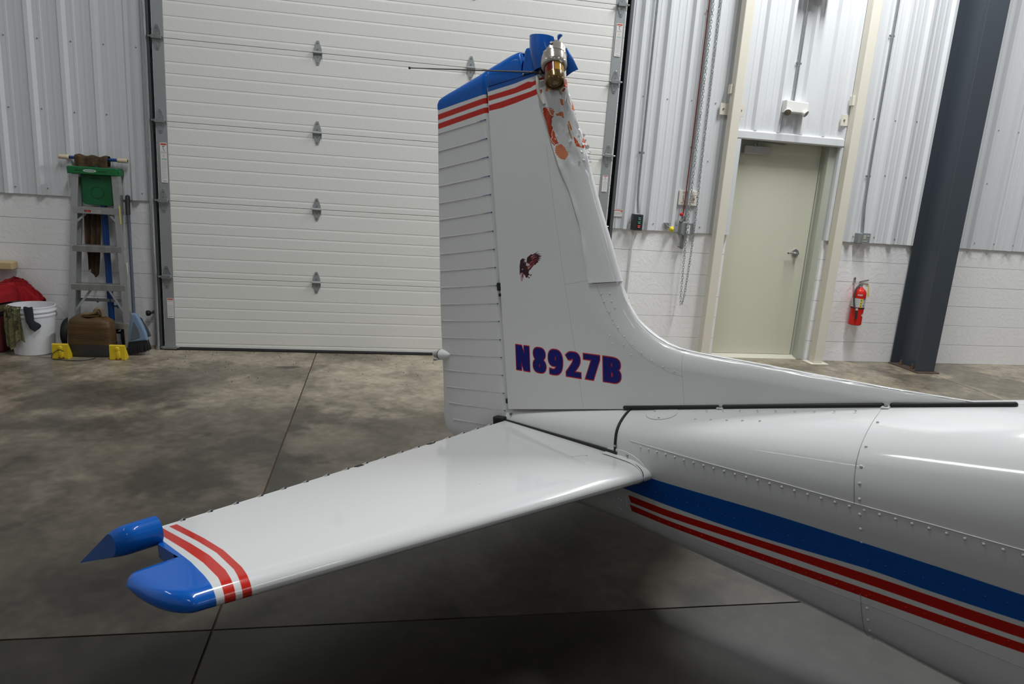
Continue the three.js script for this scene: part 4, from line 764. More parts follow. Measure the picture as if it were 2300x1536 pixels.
// ---- fin with dorsal fillet
const finLE = [[0.385, 1.50], [0.398, 1.45], [0.42, 1.374], [0.444, 1.282], [0.474, 1.181], [0.511, 1.03], [0.545, 0.90], [0.581, 0.777], [0.629, 0.606], [0.657, 0.530], [0.685, 0.480], [0.711, 0.447], [0.765, 0.403], [0.819, 0.372], [0.889, 0.349], [0.991, 0.332], [1.149, 0.311], [1.295, 0.290], [1.429, 0.271], [1.554, 0.254], [1.67, 0.240], [1.777, 0.2285], [1.858, 0.2225]];
const leY = curveTable(finLE), leX = (Y) => { let a = 0.385, b = 1.858; for (let i = 0; i < 40; i++) { const m = (a + b) / 2; if (leY(m) > Y) a = m; else b = m; } return (a + b) / 2; };
const leFine = Array.from({ length: 260 }, (_, i) => { const X = lerp(0.385, 1.858, Math.pow(i / 259, 1.3)); return [X, leY(X)]; });
const leDist = (X, Y) => { let m = 9; for (const q of leFine) { const d = (q[0] - X) ** 2 + (q[1] - Y) ** 2; if (d < m) m = d; } return Math.sqrt(m); };
function finHalf(X, Y) {
  const d = leDist(X, Y), up = smooth(0.15, 0.7, Y), far = smooth(0.7, 1.85, X);
  const T = lerp(0.048, 0.02, far) * lerp(1.0, 0.92, smooth(0.9, 1.45, Y)), R = lerp(0.055, 0.17, up) * lerp(1, 0.7, far);
  const q = clamp(d / R), nose = Math.sqrt(Math.max(0, 1 - (1 - q) * (1 - q)));
  return T * nose * lerp(1, 0.86, smooth(0.30, 0.0, X));
}
const FIN_TOP = 1.434, HX = 0.047;
const finTexSize = [2048, 1670], finUV = p => [(p[0] + 0.02) / 1.9, (p[1] - 0.0) / 1.55];
function finPaint(letters) {
  return canvasTex(...finTexSize, (g, w, h) => {
    const sx = w / 1.9, sy = h / 1.55, px = (X, Y) => [(X + 0.02) * sx, h - Y * sy];
    g.fillStyle = '#dededc'; g.fillRect(0, 0, w, h);
    const P2 = pts => pts.map(p => px(...p));
    poly(g, P2([[-0.02, 1.416], [0.2, 1.417], [0.30, 1.424], [0.34, 1.43], [0.5, 1.47], [0.5, 1.6], [-0.02, 1.6]]), '#1257ac');
    poly(g, P2([[-0.02, 1.399], [0.2, 1.40], [0.27, 1.409], [0.292, 1.404], [0.33, 1.412], [0.45, 1.42], [0.45, 1.39], [0.33, 1.394], [0.292, 1.388], [0.285, 1.384], [0.2, 1.379], [-0.02, 1.379]]), '#c02414');
    poly(g, P2([[-0.02, 1.361], [0.12, 1.362], [0.28, 1.369], [0.30, 1.372], [0.335, 1.379], [0.45, 1.38], [0.45, 1.33], [0.33, 1.358], [0.30, 1.35], [0.2, 1.341], [0.12, 1.337], [-0.02, 1.341]]), '#c02414');
    // seams
    g.strokeStyle = '#b9b9b7'; g.lineWidth = 1.6;
    const ln = pts => { g.beginPath(); P2(pts).forEach((p, i) => i ? g.lineTo(...p) : g.moveTo(...p)); g.stroke(); };
    ln([[0.345, 1.15], [0.37, 0.881], [0.392, 0.672], [0.416, 0.474], [0.44, 0.281], [0.457, 0.11]]); ln([[0.395, 0.601], [0.512, 0.612], [0.6, 0.613]]);
    ln([[0.54, 0.612], [0.561, 0.56], [0.59, 0.495], [0.633, 0.425], [0.695, 0.357], [0.77, 0.305], [0.85, 0.268], [0.9, 0.258]]); ln([[0.90, 0.14], [0.893, 0.35]]);
    if (!letters) return;
    // registration
    const T = (d, v) => { const X = 0.114 + 0.000848 * d - 1.36e-7 * d * d, f = d / 709; return px(X - 0.004 * v, lerp(0.356, 0.316, f) - v * lerp(0.113, 0.102, f)); };
    const glyphs = [['N', 0, 97], ['8', 115, 209], ['9', 218, 320], ['2', 335, 440], ['7', 452, 567], ['B', 582, 709]];
    g.font = 'bold 200px sans-serif'; g.textBaseline = 'alphabetic'; g.lineJoin = 'miter'; g.miterLimit = 3;
    for (const pass of [0, 1]) for (const [ch, d0, d1] of glyphs) {
      const m = g.measureText(ch), gw = m.actualBoundingBoxRight + m.actualBoundingBoxLeft, gh = m.actualBoundingBoxAscent + m.actualBoundingBoxDescent, D = ch === '8' || ch === '9' || ch === 'B' ? 11 : 13, ex = D + 7, ey = 8;
      const a = T(d0, 0), b = T(d1, 0), c = T(d0, 1), W = gw + 2 * ex, Hh = gh + 2 * ey;
      g.setTransform((b[0] - a[0]) / W, (b[1] - a[1]) / W, (c[0] - a[0]) / Hh, (c[1] - a[1]) / Hh, a[0], a[1]);
      g.lineWidth = pass ? 5 : 17; g.strokeStyle = pass ? '#1c1f70' : '#c02a2a'; g.fillStyle = g.strokeStyle;
      const x = ex + m.actualBoundingBoxLeft, y = ey + m.actualBoundingBoxAscent;
      for (let dx = -D; dx <= D; dx += 2) { g.strokeText(ch, x + dx, y); g.fillText(ch, x + dx, y); }
    }
    g.setTransform(1, 0, 0, 1, 0, 0);
    // eagle decal
    const E = p => { const x = 1150 + p[0] / 15.36, y = 540 + p[1] / 15.36; return px(0.171 - 0.000163 * (y - 581.6) + 0.00237 * (x - 1169.2), 0.714 - 0.00185 * (y - 581.6) - 0.000147 * (x - 1169.2)); };
    const ep = (pts, c) => poly(g, pts.map(E), c);
    ep([[540, 740], [560, 590], [610, 545], [710, 465], [740, 490], [960, 370], [850, 460], [1050, 450], [910, 485], [1070, 515], [960, 530], [1075, 550], [950, 590], [1060, 620], [950, 640], [1025, 685], [930, 680], [960, 730], [880, 780], [870, 810], [830, 835], [810, 830], [740, 910], [680, 990], [620, 1040], [560, 1010], [520, 830]], '#3f1c24');
    for (const s of [[[690, 560], [780, 500], [920, 510], [800, 520], [720, 600]], [[720, 640], [800, 560], [930, 560], [820, 585], [740, 655]], [[630, 790], [740, 690], [880, 640], [800, 700], [730, 780], [770, 700], [640, 800]], [[560, 940], [620, 880], [690, 870], [810, 770], [820, 790], [700, 900], [580, 1030]], [[560, 940], [600, 890], [640, 880], [580, 950]], [[790, 760], [850, 650], [900, 640], [830, 690]]]) ep(s, '#b9766c');
    ep([[660, 790], [760, 700], [830, 640], [930, 610], [920, 660], [820, 760], [720, 870], [690, 850]], '#7b2a2c');
    ep([[295, 1200], [290, 900], [315, 690], [370, 630], [455, 610], [430, 640], [510, 645], [470, 680], [440, 700], [520, 750], [560, 900], [600, 1000], [630, 1040], [610, 1100], [650, 1170], [600, 1195], [570, 1270], [520, 1275], [490, 1200], [450, 1160], [330, 1120]], '#3a1a22');
    ep([[525, 775], [570, 765], [640, 810], [680, 855], [640, 850], [560, 880], [520, 850]], '#cfc6cc');
    ep([[560, 880], [640, 850], [690, 880], [620, 905]], '#a9543a');
    ep([[330, 1120], [400, 1100], [440, 1180], [430, 1280], [395, 1400], [335, 1400], [320, 1250]], '#c39a9c'); ep([[380, 1110], [440, 1170], [420, 1290], [370, 1250]], '#8a4a4e');
    ep([[640, 1170], [720, 1155], [740, 1175], [700, 1185], [705, 1240], [680, 1195], [650, 1190]], '#5a2c26'); ep([[580, 1210], [660, 1260], [670, 1275], [635, 1275], [620, 1310], [600, 1260]], '#6a3a34');
    ep([[365, 985], [410, 975], [415, 1000], [380, 1010]], '#e6dadf'); ep([[410, 730], [440, 725], [490, 770], [470, 780]], '#8a7a80');
  });
}
const finRows = []; for (let i = 0; i <= 34; i++) finRows.push(0.26 * Math.pow(i / 34, 1.5)); for (let i = 1; i <= 44; i++) finRows.push(0.26 + (FIN_TOP - 0.26) * i / 44);
function finSide(s) {
  const row = finRows.map(eta => { // forward end of every row lies on the leading edge
    const Yof = X => eta + (fTop(X) - 0.002) * (1 - eta / FIN_TOP); let a = 0.385, b = 1.858;
    for (let i = 0; i < 40; i++) { const m = (a + b) / 2; if (leY(m) > Yof(m)) a = m; else b = m; } return [(a + b) / 2, Yof];
  });
  const g = grid(64, finRows.length - 1, (u, v, i, j) => { const [XL, Yof] = row[j], X = lerp(XL, HX, Math.pow(u, 1.7)), Y = Yof(X); const hz = u === 0 ? 0 : finHalf(X, Y); return [X, Y, s * hz]; }, finUV);
  if (s < 0) { const idx = g.index.array; for (let k = 0; k < idx.length; k += 3) { const q = idx[k]; idx[k] = idx[k + 1]; idx[k + 1] = q; } g.computeVertexNormals(); }
  return g;
}
const finMat = gloss({ map: finPaint(true) });
const fin = P('fin', finSide(1), finMat);
P('port_skin', finSide(-1), gloss({ map: finPaint(false) }), fin);
P('rear_spar', box(HX - 0.002, HX + 0.001, 0.07, FIN_TOP, -0.038, 0.038), M.white, fin);
{
  const rv = [], add = (X, Y) => rv.push(new THREE.SphereGeometry(0.0034, 6, 5).translate(X, Y, finHalf(X, Y) + 0.0002));
  for (const [X, Y] of [[0.566, 0.56], [0.578, 0.53], [0.59, 0.495], [0.612, 0.462], [0.636, 0.43], [0.664, 0.398], [0.697, 0.368], [0.735, 0.338], [0.777, 0.312], [0.822, 0.29], [0.866, 0.275], [0.60, 0.56], [0.607, 0.53], [0.62, 0.505], [0.60, 0.49], [0.617, 0.445], [0.66, 0.365], [0.69, 0.33], [0.60, 0.40], [0.61, 0.37]]) add(X, Y);
  const r = P('rivet', rv, M.white, fin); r.userData.kind = 'stuff';
}
// torn leading-edge cuff
{
  const edge = curveTable([[0.60, 0.518], [0.62, 0.513], [0.754, 0.497], [0.853, 0.478], [0.93, 0.456], [0.996, 0.430], [1.083, 0.399], [1.145, 0.378], [1.221, 0.358], [1.298, 0.338], [1.42, 0.325]]);
  const Yb = 0.603, Yt = 1.40, cn = fbm(5, 4, 400, 0.55);
  const tex = canvasTex(768, 1536, (g, w, h) => {
    g.fillStyle = '#e6e6e5'; g.fillRect(0, 0, w, h);
    const L = table([[160, 205], [250, 215], [490, 250], [700, 300], [900, 360], [1130, 430], [1536, 560]]), R = table([[160, 580], [250, 600], [420, 650], [620, 700], [850, 750], [1050, 800], [1300, 860], [1536, 905]]), yY = table([[0, 1.44], [1536, 0.995]]);
    const fu = table([[-0.05, 0], [0, 0.0], [0.15, 0.10], [0.283, 0.175], [0.56, 0.31], [0.8, 0.43], [0.95, 0.54], [1, 0.63], [1.3, 0.75]]), m = p => [fu((p[0] - L(p[1])) / (R(p[1]) - L(p[1]))) * w, h - (yY(p[1]) - Yb) / (Yt - Yb) * h];
    const jag = pts => { const o = []; for (let i = 0; i < pts.length; i++) { const a = pts[i], b = pts[(i + 1) % pts.length], n = Math.max(2, Math.round(Math.hypot(a[0] - b[0], a[1] - b[1]) / 14)); for (let k = 0; k < n; k++) o.push([lerp(a[0], b[0], k / n) + rr(-5, 5), lerp(a[1], b[1], k / n) + rr(-5, 5)]); } return o; };
    const J = (pts, c) => { const q = jag(pts).map(m); g.lineWidth = 4; g.strokeStyle = '#f7f7f6'; poly(g, q, c); g.stroke(); };
    J([[380, 150], [590, 150], [612, 285], [540, 288], [470, 262], [380, 240]], '#c01d12'); J([[205, 150], [290, 150], [280, 235], [215, 250]], '#c5bdb4');
    const or = '#d47a48', dk = '#a63c20';
    J([[255, 495], [330, 520], [385, 580], [370, 640], [352, 690], [362, 760], [392, 850], [432, 960], [452, 1030], [425, 1040], [372, 980], [345, 870], [305, 760], [278, 640]], dk);
    J([[300, 520], [380, 580], [362, 640], [330, 600]], or); J([[370, 800], [400, 880], [450, 1010], [430, 1030], [385, 960]], '#bf4c28');
    J([[430, 1035], [470, 1020], [512, 1080], [548, 1150], [556, 1190], [530, 1248], [488, 1220], [448, 1160], [428, 1100]], '#e08a62');
    J([[620, 390], [655, 420], [685, 520], [705, 610], [660, 622], [608, 592], [603, 550], [614, 480]], or); J([[430, 430], [487, 440], [490, 525], [462, 532], [446, 490]], or);
    J([[385, 622], [450, 600], [487, 620], [487, 705], [452, 662], [396, 655]], or); J([[537, 700], [562, 760], [597, 862], [572, 872], [540, 800]], or); J([[520, 770], [546, 780], [572, 900], [602, 985], [570, 978], [540, 880]], '#b59f6c');
    J([[600, 930], [652, 990], [692, 1060], [742, 1110], [690, 1102], [638, 1082], [618, 1010]], '#cc5c32'); J([[752, 890], [778, 930], [802, 1040], [770, 1042], [718, 1032], [738, 980]], '#cf5a30');
    J([[272, 230], [322, 240], [302, 322], [268, 300]], or); J([[460, 330], [502, 290], [532, 300], [496, 352]], '#b5502c'); J([[640, 640], [692, 620], [722, 700], [742, 790], [710, 832], [684, 740]], '#a08a5c'); J([[220, 262], [246, 262], [244, 350], [224, 340]], '#b0624a');
    J([[700, 1070], [790, 1050], [815, 1110], [780, 1090], [740, 1120]], '#b9441f');
    g.strokeStyle = '#6f6a62'; g.lineWidth = 2; for (const l of [[[560, 380], [520, 520], [545, 620]], [[540, 440], [490, 520], [515, 650]], [[690, 960], [700, 1040]], [[670, 970], [668, 1030]], [[330, 325], [440, 320]], [[720, 1110], [745, 1170]], [[780, 1110], [830, 1200]], [[560, 1070], [580, 1090]], [[765, 1350], [810, 1440]]]) { g.beginPath(); l.map(m).forEach((p, i) => i ? g.lineTo(...p) : g.moveTo(...p)); g.stroke(); }
  });
  const cuff = P('leading_edge_cuff', grid(60, 110, (u, v) => {
    const Y = lerp(Yb, Yt, v), q = 2 * u - 1, s = q < 0 ? 1 : -1, a = Math.abs(q), XL = leX(Y), Xe = edge(Y), ph = a * Math.PI / 2, X = Xe + (XL - Xe) * Math.cos(ph), he = finHalf(Xe, Y);
    const lift = 0.005 + 0.005 * smooth(0.85, 1, a) * (0.6 + 0.5 * Math.sin(Y * 37)) , tear = smooth(0.98, 1.10, Y), n = (cn(u, v) - 0.5), n2 = (cn(u * 3 % 1, v * 3 % 1) - 0.5);
    const wob = tear * (0.016 * n + 0.012 * n2), hz = he * Math.sin(ph);
    return [X + (1 - a) * 0.006 + wob * (1 - a) * 1.1, Y, s * (hz + lift * Math.min(1, a * 3) + wob * Math.min(1, a * 4))];
  }, (p, u, v) => [u, v]), gloss({ map: tex, side: THREE.DoubleSide, roughness: 0.28 }), fin, 'white leading-edge cuff with peeled paint showing orange filler');
  P('cuff_gap', tube([0.62, 0.605, 0.585, 0.56, 0.53].map(X => [X, 0.602, finHalf(X, 0.602) + 0.002]), 0.0016, 30, 6), std(lin(0.16, 0.13, 0.1), 0.8), cuff);
  P('cuff_screw', new THREE.SphereGeometry(0.0048, 8, 6).translate(0.595, 0.612, finHalf(0.595, 0.612) + 0.004), M.screw, cuff);
  P('torn_strip', [tube([[0.392, 1.415, 0.03], [0.408, 1.37, 0.028], [0.421, 1.33, 0.024], [0.43, 1.30, 0.02], [0.44, 1.275, 0.018]], 0.0055, 30, 7), tube([[0.425, 1.30, 0.026], [0.438, 1.26, 0.024], [0.448, 1.225, 0.024]], 0.004, 20, 6)], std(lin(0.5, 0.46, 0.38), 0.7), cuff);
  P('torn_strip', tube([[0.325, 1.415, 0.05], [0.328, 1.39, 0.055], [0.33, 1.36, 0.056], [0.338, 1.33, 0.053], [0.35, 1.305, 0.05]], 0.007, 30, 7), std(lin(0.6, 0.57, 0.5), 0.6), cuff);
  const fl = []; for (let i = 0; i < 26; i++) { const Y = rr(1.06, 1.2), u = rr(0.05, 0.8), q = 2 * u - 1, a = Math.abs(q), X = edge(Y) + (leX(Y) - edge(Y)) * Math.cos(a * 1.571) + 0.004, z = (q < 0 ? 1 : -1) * (finHalf(edge(Y), Y) * Math.sin(a * 1.571) + 0.008), s = rr(0.004, 0.010); const f = new THREE.CircleGeometry(s, 5).rotateX(rr(-0.9, 0.9)).rotateY(rr(0.2, 1.5)); f.translate(X + 0.008 * (1 - a), Y, z); fl.push(f); }
  const flk = P('paint_flake', fl, gloss({ color: lin(0.78, 0.78, 0.775), side: THREE.DoubleSide }), cuff); flk.userData.kind = 'stuff';
}
// fin tip: blue moulding, light socket, glass
{
  const tip = P('fin_tip', [plate([[0.228, 1.434], [0.30, 1.434], [0.345, 1.45], [0.34, 1.50], [0.318, 1.552], [0.296, 1.540], [0.262, 1.543], [0.252, 1.532]], -0.036, 0.036, 0.012), plate([[0.05, 1.428], [0.235, 1.428], [0.235, 1.437], [0.05, 1.4335]], -0.034, 0.034, 0.004)], M.blue);
  const cx = 0.362, shell = (a0, a1, y0, y1, r0) => grid(24, 10, (u, v) => { const a = lerp(a0, a1, u), y = lerp(y0, y1, v) , r = r0 + 0.006 * Math.sin(v * 3) + 0.003 * Math.sin(u * 9); return [cx - 0.01 + r * Math.sin(a) * 0.95 - 0.10 * (y - 1.5) * 0.6, y + 0.010 * Math.sin(u * 5) * v - 0.012 * Math.pow(Math.abs(2 * u - 1), 4) * (v - 0.5) * 2, r * Math.cos(a)]; });
  const bl2 = gloss({ color: lin(0.006, 0.115, 0.5), side: THREE.DoubleSide });
  P('broken_shell', shell(-1.9, 1.0, 1.44, 1.568, 0.072), bl2, tip); const flap = (d0, d1, y0, y1, taper) => grid(12, 12, (u, v) => { const d = lerp(d0, d1, u * lerp(taper, 1, v)), y = lerp(y1, y0, v) + 0.022 * u * v, bow = 0.014 * Math.sin(u * Math.PI * 0.9) + 0.006 * Math.sin(v * 4); return [0.385 + 0.82 * d + 0.57 * bow, y, 0.01 - 0.57 * d + 0.82 * bow]; });
  P('broken_shell', flap(0.040, 0.088, 1.405, 1.508, 0.25), bl2, tip); P('broken_shell', flap(0.014, 0.034, 1.535, 1.562, 0.9), bl2, tip);
  eachPart(tip, 'screw', [[0.24, 1.443, 0.036], [0.268, 1.446, 0.036], [0.298, 1.45, 0.036]].map(([x, y, z]) => new THREE.SphereGeometry(0.0055, 10, 8).scale(1, 1, 0.6).translate(x, y, z)), M.screw);
  const sock = new THREE.Group(); sock.name = 'beacon_socket'; plane.add(sock);
  sock.position.set(0.378, 1.512, 0.008); sock.quaternion.setFromUnitVectors(V(0, -1, 0), V(0.30, -0.86, 0.41).normalize());
  P('housing', lathe([[0, 0.012], [0.035, 0.010], [0.047, 0.002], [0.051, -0.012], [0.0515, -0.042], [0.053, -0.043], [0.053, -0.047], [0.0515, -0.048], [0.051, -0.085], [0.046, -0.094], [0.040, -0.098]], 40), std(lin(0.58, 0.54, 0.47), 0.42, { metalness: 0.6, roughnessMap: withRepeat(coarseTex, 3) }), sock, 'stained silver metal housing');
  P('hole', [rod([0.026, -0.02, 0.044], [0.028, -0.02, 0.0475], 0.006)], M.black, sock);
  const cl = V(0.58, -0.27, 0.77).applyQuaternion(sock.quaternion.clone().invert()), tc = Math.atan2(cl.x, cl.z);
  const half = (a0, col) => { const m = gloss({ color: col, roughness: 0.25 }); return P('glass', new THREE.CylinderGeometry(0.0385, 0.0375, 0.05, 20, 1, true, a0, Math.PI).translate(0, -0.117, 0), m, sock, col.r > 0.3 ? 'amber half of the glass' : 'dark red half of the glass'); };
  half(tc + 0.05, lin(0.45, 0.24, 0.03)); half(tc + 0.05 - Math.PI, lin(0.13, 0.012, 0.006));
  P('burnt_sleeve', lathe([[0.0385, -0.138], [0.0392, -0.142], [0.0385, -0.166], [0.036, -0.174], [0.034, -0.176], [0.030, -0.170], [0.0305, -0.162], [0.024, -0.16], [0.018, -0.164], [0, -0.158]], 30), std(lin(0.16, 0.10, 0.035), 0.4, { metalness: 0.4, roughnessMap: withRepeat(coarseTex, 2) }), sock);
  P('wire', tube([[0.03, 0.008, -0.01], [-0.0, 0.045, -0.02], [-0.012, 0.055, -0.025], [-0.014, 0.035, -0.02], [-0.012, 0.01, -0.02]], 0.0012, 30, 5), M.screw, sock);
  P('bracket', [box(-0.06, -0.05, -0.10, -0.03, 0.0, 0.02, 0.002), rod([-0.05, -0.105, 0.01], [-0.03, -0.13, 0.015], 0.006)], M.black, sock);
  P('tip_band', grid(10, 3, (u, v) => { const a = lerp(-1.5, 1.5, u); return [0.398 + 0.028 * Math.cos(a) - 0.02, lerp(1.37, 1.445, v), 0.04 * Math.sin(a)]; }), M.red, tip);
  const ant = P('antenna', rod([0.335, 1.43, 0.045], [-0.405, 1.613, 0.06], 0.0034, 0.0024, 10), std(lin(0.2, 0.17, 0.15), 0.4, { metalness: 0.8 }));
  P('bead', [new THREE.SphereGeometry(0.0062, 10, 8).translate(-0.405, 1.613, 0.06), rod([0.345, 1.428, 0.045], [0.30, 1.439, 0.046], 0.006, 0.005)], M.black, ant);
}
// ---- rudder
{
  const te = curveTable([[-0.115, -0.33], [-0.10, -0.369], [-0.075, -0.398], [-0.021, -0.411], [0.067, -0.405], [0.176, -0.397], [0.284, -0.392], [0.497, -0.381], [0.747, -0.360], [1.209, -0.319], [1.415, -0.299], [1.45, -0.297]]);
  const XH = 0.034, rh = (X, Y) => { const c = XH - te(Y), f = (XH - X) / c; return lerp(0.037, 0.0035, f) * (f < 0.06 ? Math.sqrt(Math.max(0.02, 1 - Math.pow(1 - f / 0.06, 2))) : 1); };
  const uvR = p => [(p[0] + 0.45) / 0.75, (p[1] + 0.15) / 1.75];
  const tex = canvasTex(512, 1195, (g, w, h) => { const px = (X, Y) => [(X + 0.45) / 0.75 * w, h - (Y + 0.15) / 1.75 * h]; g.fillStyle = '#dcdcda'; g.fillRect(0, 0, w, h);
    const b = (y0, y1, c) => poly(g, [px(-0.45, y0[0]), px(0.3, y0[1]), px(0.3, y1[1]), px(-0.45, y1[0])], c); b([1.409, 1.418], [1.6, 1.6], '#1257ac'); b([1.366, 1.38], [1.39, 1.402], '#c02414'); b([1.326, 1.342], [1.35, 1.363], '#c02414'); });
  const mat = gloss({ map: tex });
  const side = s => { const g = grid(24, 60, (u, v) => { const Y = lerp(-0.115, 1.412, v), X = lerp(XH, te(Y), u * 0.35 + 0.65 * u * u); return [X, Y, s * rh(X, Y)]; }, uvR); return g; };
  const rud = P('rudder', [side(1), side(-1), box(XH - 0.003, XH, -0.11, 1.412, -0.01, 0.01), grid(10, 1, (u, v) => { const X = lerp(XH, te(-0.115), u); return [X, -0.115, (v - 0.5) * 2 * rh(X, -0.115)]; })], mat);
  const topY = curveTable([[-0.301, 1.440], [-0.296, 1.449], [-0.281, 1.457], [-0.16, 1.480], [-0.036, 1.502], [0.085, 1.526], [0.199, 1.543], [0.214, 1.541], [0.229, 1.530], [0.233, 1.50]]);
  const capF = s => grid(50, 10, (u, v) => { const X = lerp(-0.301, 0.232, u), y0 = X > 0.042 ? 1.4395 : 1.413, y1 = topY(X), Y = lerp(y0, y1, v), base = X < XH ? rh(X, 1.41) : 0.035; const h = base * Math.sqrt(Math.max(0.0, 1 - Math.pow(v, 3) * 0.94)); return [X, Y, s * h]; });
  P('rudder_cap', [capF(1), capF(-1), box(0.045, 0.232, 1.438, 1.440, -0.034, 0.034)], M.blue, rud, 'blue rudder tip with overhanging balance horn');
  const ys = [0.055, 0.133, 0.213, 0.292, 0.371, 0.451, 0.529, 0.608, 0.686, 0.764, 0.842, 0.922, 0.997, 1.075, 1.154, 1.231, 1.309, -0.024];
  const bx = table([[-0.03, -0.345], [0.058, -0.372], [0.135, -0.38], [0.212, -0.387], [0.288, -0.388], [0.5, -0.376], [0.9, -0.343], [1.3, -0.31]]);
  for (const y of ys) for (const s of [1, -1]) {
    const x0 = bx(y) + 0.002, x1 = XH - 0.014, g = new THREE.CylinderGeometry(0.0042, 0.0028, x1 - x0, 3, 1).rotateZ(-Math.PI / 2);
    const tilt = Math.atan((rh(x1, y) - rh(x0, y)) / (x1 - x0)); g.rotateY(-tilt * s); g.translate((x0 + x1) / 2, y, s * (rh(x0, y) + rh(x1, y)) / 2);
    P('stiffening_bead', g, mat, rud);
    if (s > 0) { const e = new THREE.ConeGeometry(0.0032, 0.008, 6).rotateZ(-Math.PI / 2).translate(x1 + 0.001, y, s * (rh(x1, y) + 0.001)); P('bead_end', e, M.trackDark, rud); }
  }
  eachPart(rud, 'hinge', [box(0.028, 0.05, 0.585, 0.62, 0.02, 0.0445, 0.004), box(0.034, 0.05, 0.56, 0.574, 0.03, 0.043, 0.003), box(0.034, 0.047, 1.395, 1.425, 0.0, 0.0335), box(0.032, 0.049, 0.09, 0.11, 0.02, 0.0385)], M.rubber);
  // tail light at the trailing edge
  const tl = P('tail_light', lathe([[0, 0.075], [0.006, 0.068], [0.016, 0.045], [0.0245, 0.02], [0.026, 0.006], [0.024, 0]], 26).rotateZ(-Math.PI / 2).translate(-0.402, 0.287, 0.004), M.white, rud);
  P('gasket', new THREE.TorusGeometry(0.0235, 0.0025, 8, 26).rotateY(Math.PI / 2).translate(-0.403, 0.287, 0.004), M.rubber, rud);
  P('lens', [lathe([[0.023, 0], [0.022, -0.006], [0.02, -0.008], [0.019, -0.03], [0.012, -0.045], [0, -0.05]], 22).rotateZ(-Math.PI / 2).translate(-0.404, 0.287, 0.004)], new THREE.MeshPhysicalMaterial({ color: lin(0.5, 0.52, 0.53), roughness: 0.15, metalness: 0.4, clearcoat: 1 }), rud);
  P('lamp_clip', box(-0.445, -0.425, 0.258, 0.266, -0.004, 0.018, 0.001), M.galv, rud);
}
// ---- tailplane
const K = 0.0875, leS = Z => 0.722 - 0.2414 * (Z - 0.693);
const stabTex = canvasTex(2048, 1060, (g, w, h) => {
  const sx = w / 1.74, px = (X, Z) => [Z * sx, h - (X + 0.02) * sx]; // Z along u
  g.fillStyle = '#dedddc'; g.fillRect(0, 0, w, h);
  const P2 = pts => pts.map(p => px(...p));
  const b0 = [[0.0, 1.548], [0.134, 1.556], [0.189, 1.559], [0.318, 1.566], [0.423, 1.579], [0.53, 1.598], [0.6, 1.615]], b1 = [[0.0, 1.533], [0.105, 1.542], [0.23, 1.543], [0.35, 1.548], [0.453, 1.561], [0.534, 1.582], [0.6, 1.6]], b2 = [[0.0, 1.517], [0.064, 1.518], [0.209, 1.516], [0.321, 1.518], [0.43, 1.531], [0.538, 1.557], [0.6, 1.575]], b3 = [[0.04, 1.501], [0.207, 1.497], [0.32, 1.499], [0.444, 1.516], [0.545, 1.543], [0.6, 1.56]], b4 = [[0.04, 1.48], [0.204, 1.477], [0.318, 1.48], [0.446, 1.497], [0.549, 1.521], [0.62, 1.54]];
  poly(g, P2([...b0, [0.75, 1.74], [-0.02, 1.74]]), '#0f5fbe'); poly(g, P2([...b1, ...b2.slice().reverse()]), '#c8261a'); poly(g, P2([...b3, ...b4.slice().reverse()]), '#c8261a');
  g.strokeStyle = '#7c7688'; g.lineWidth = 3; g.beginPath(); [[0.60, 0.235], [0.585, 0.25], [0.565, 0.287]].forEach((p, i) => i ? g.lineTo(...px(...p)) : g.moveTo(...px(...p))); g.stroke(); g.lineWidth = 7; g.beginPath(); g.moveTo(...px(0.602, 0.234)); g.lineTo(...px(0.597, 0.24)); g.stroke();
  g.fillStyle = '#8a8884'; for (const [X, Z] of [[0.3, 0.28], [0.16, 0.1], [0.22, 0.11], [0.5, 0.7]]) { g.beginPath(); g.arc(...px(X, Z), 2.4, 0, 7); g.fill(); }
});
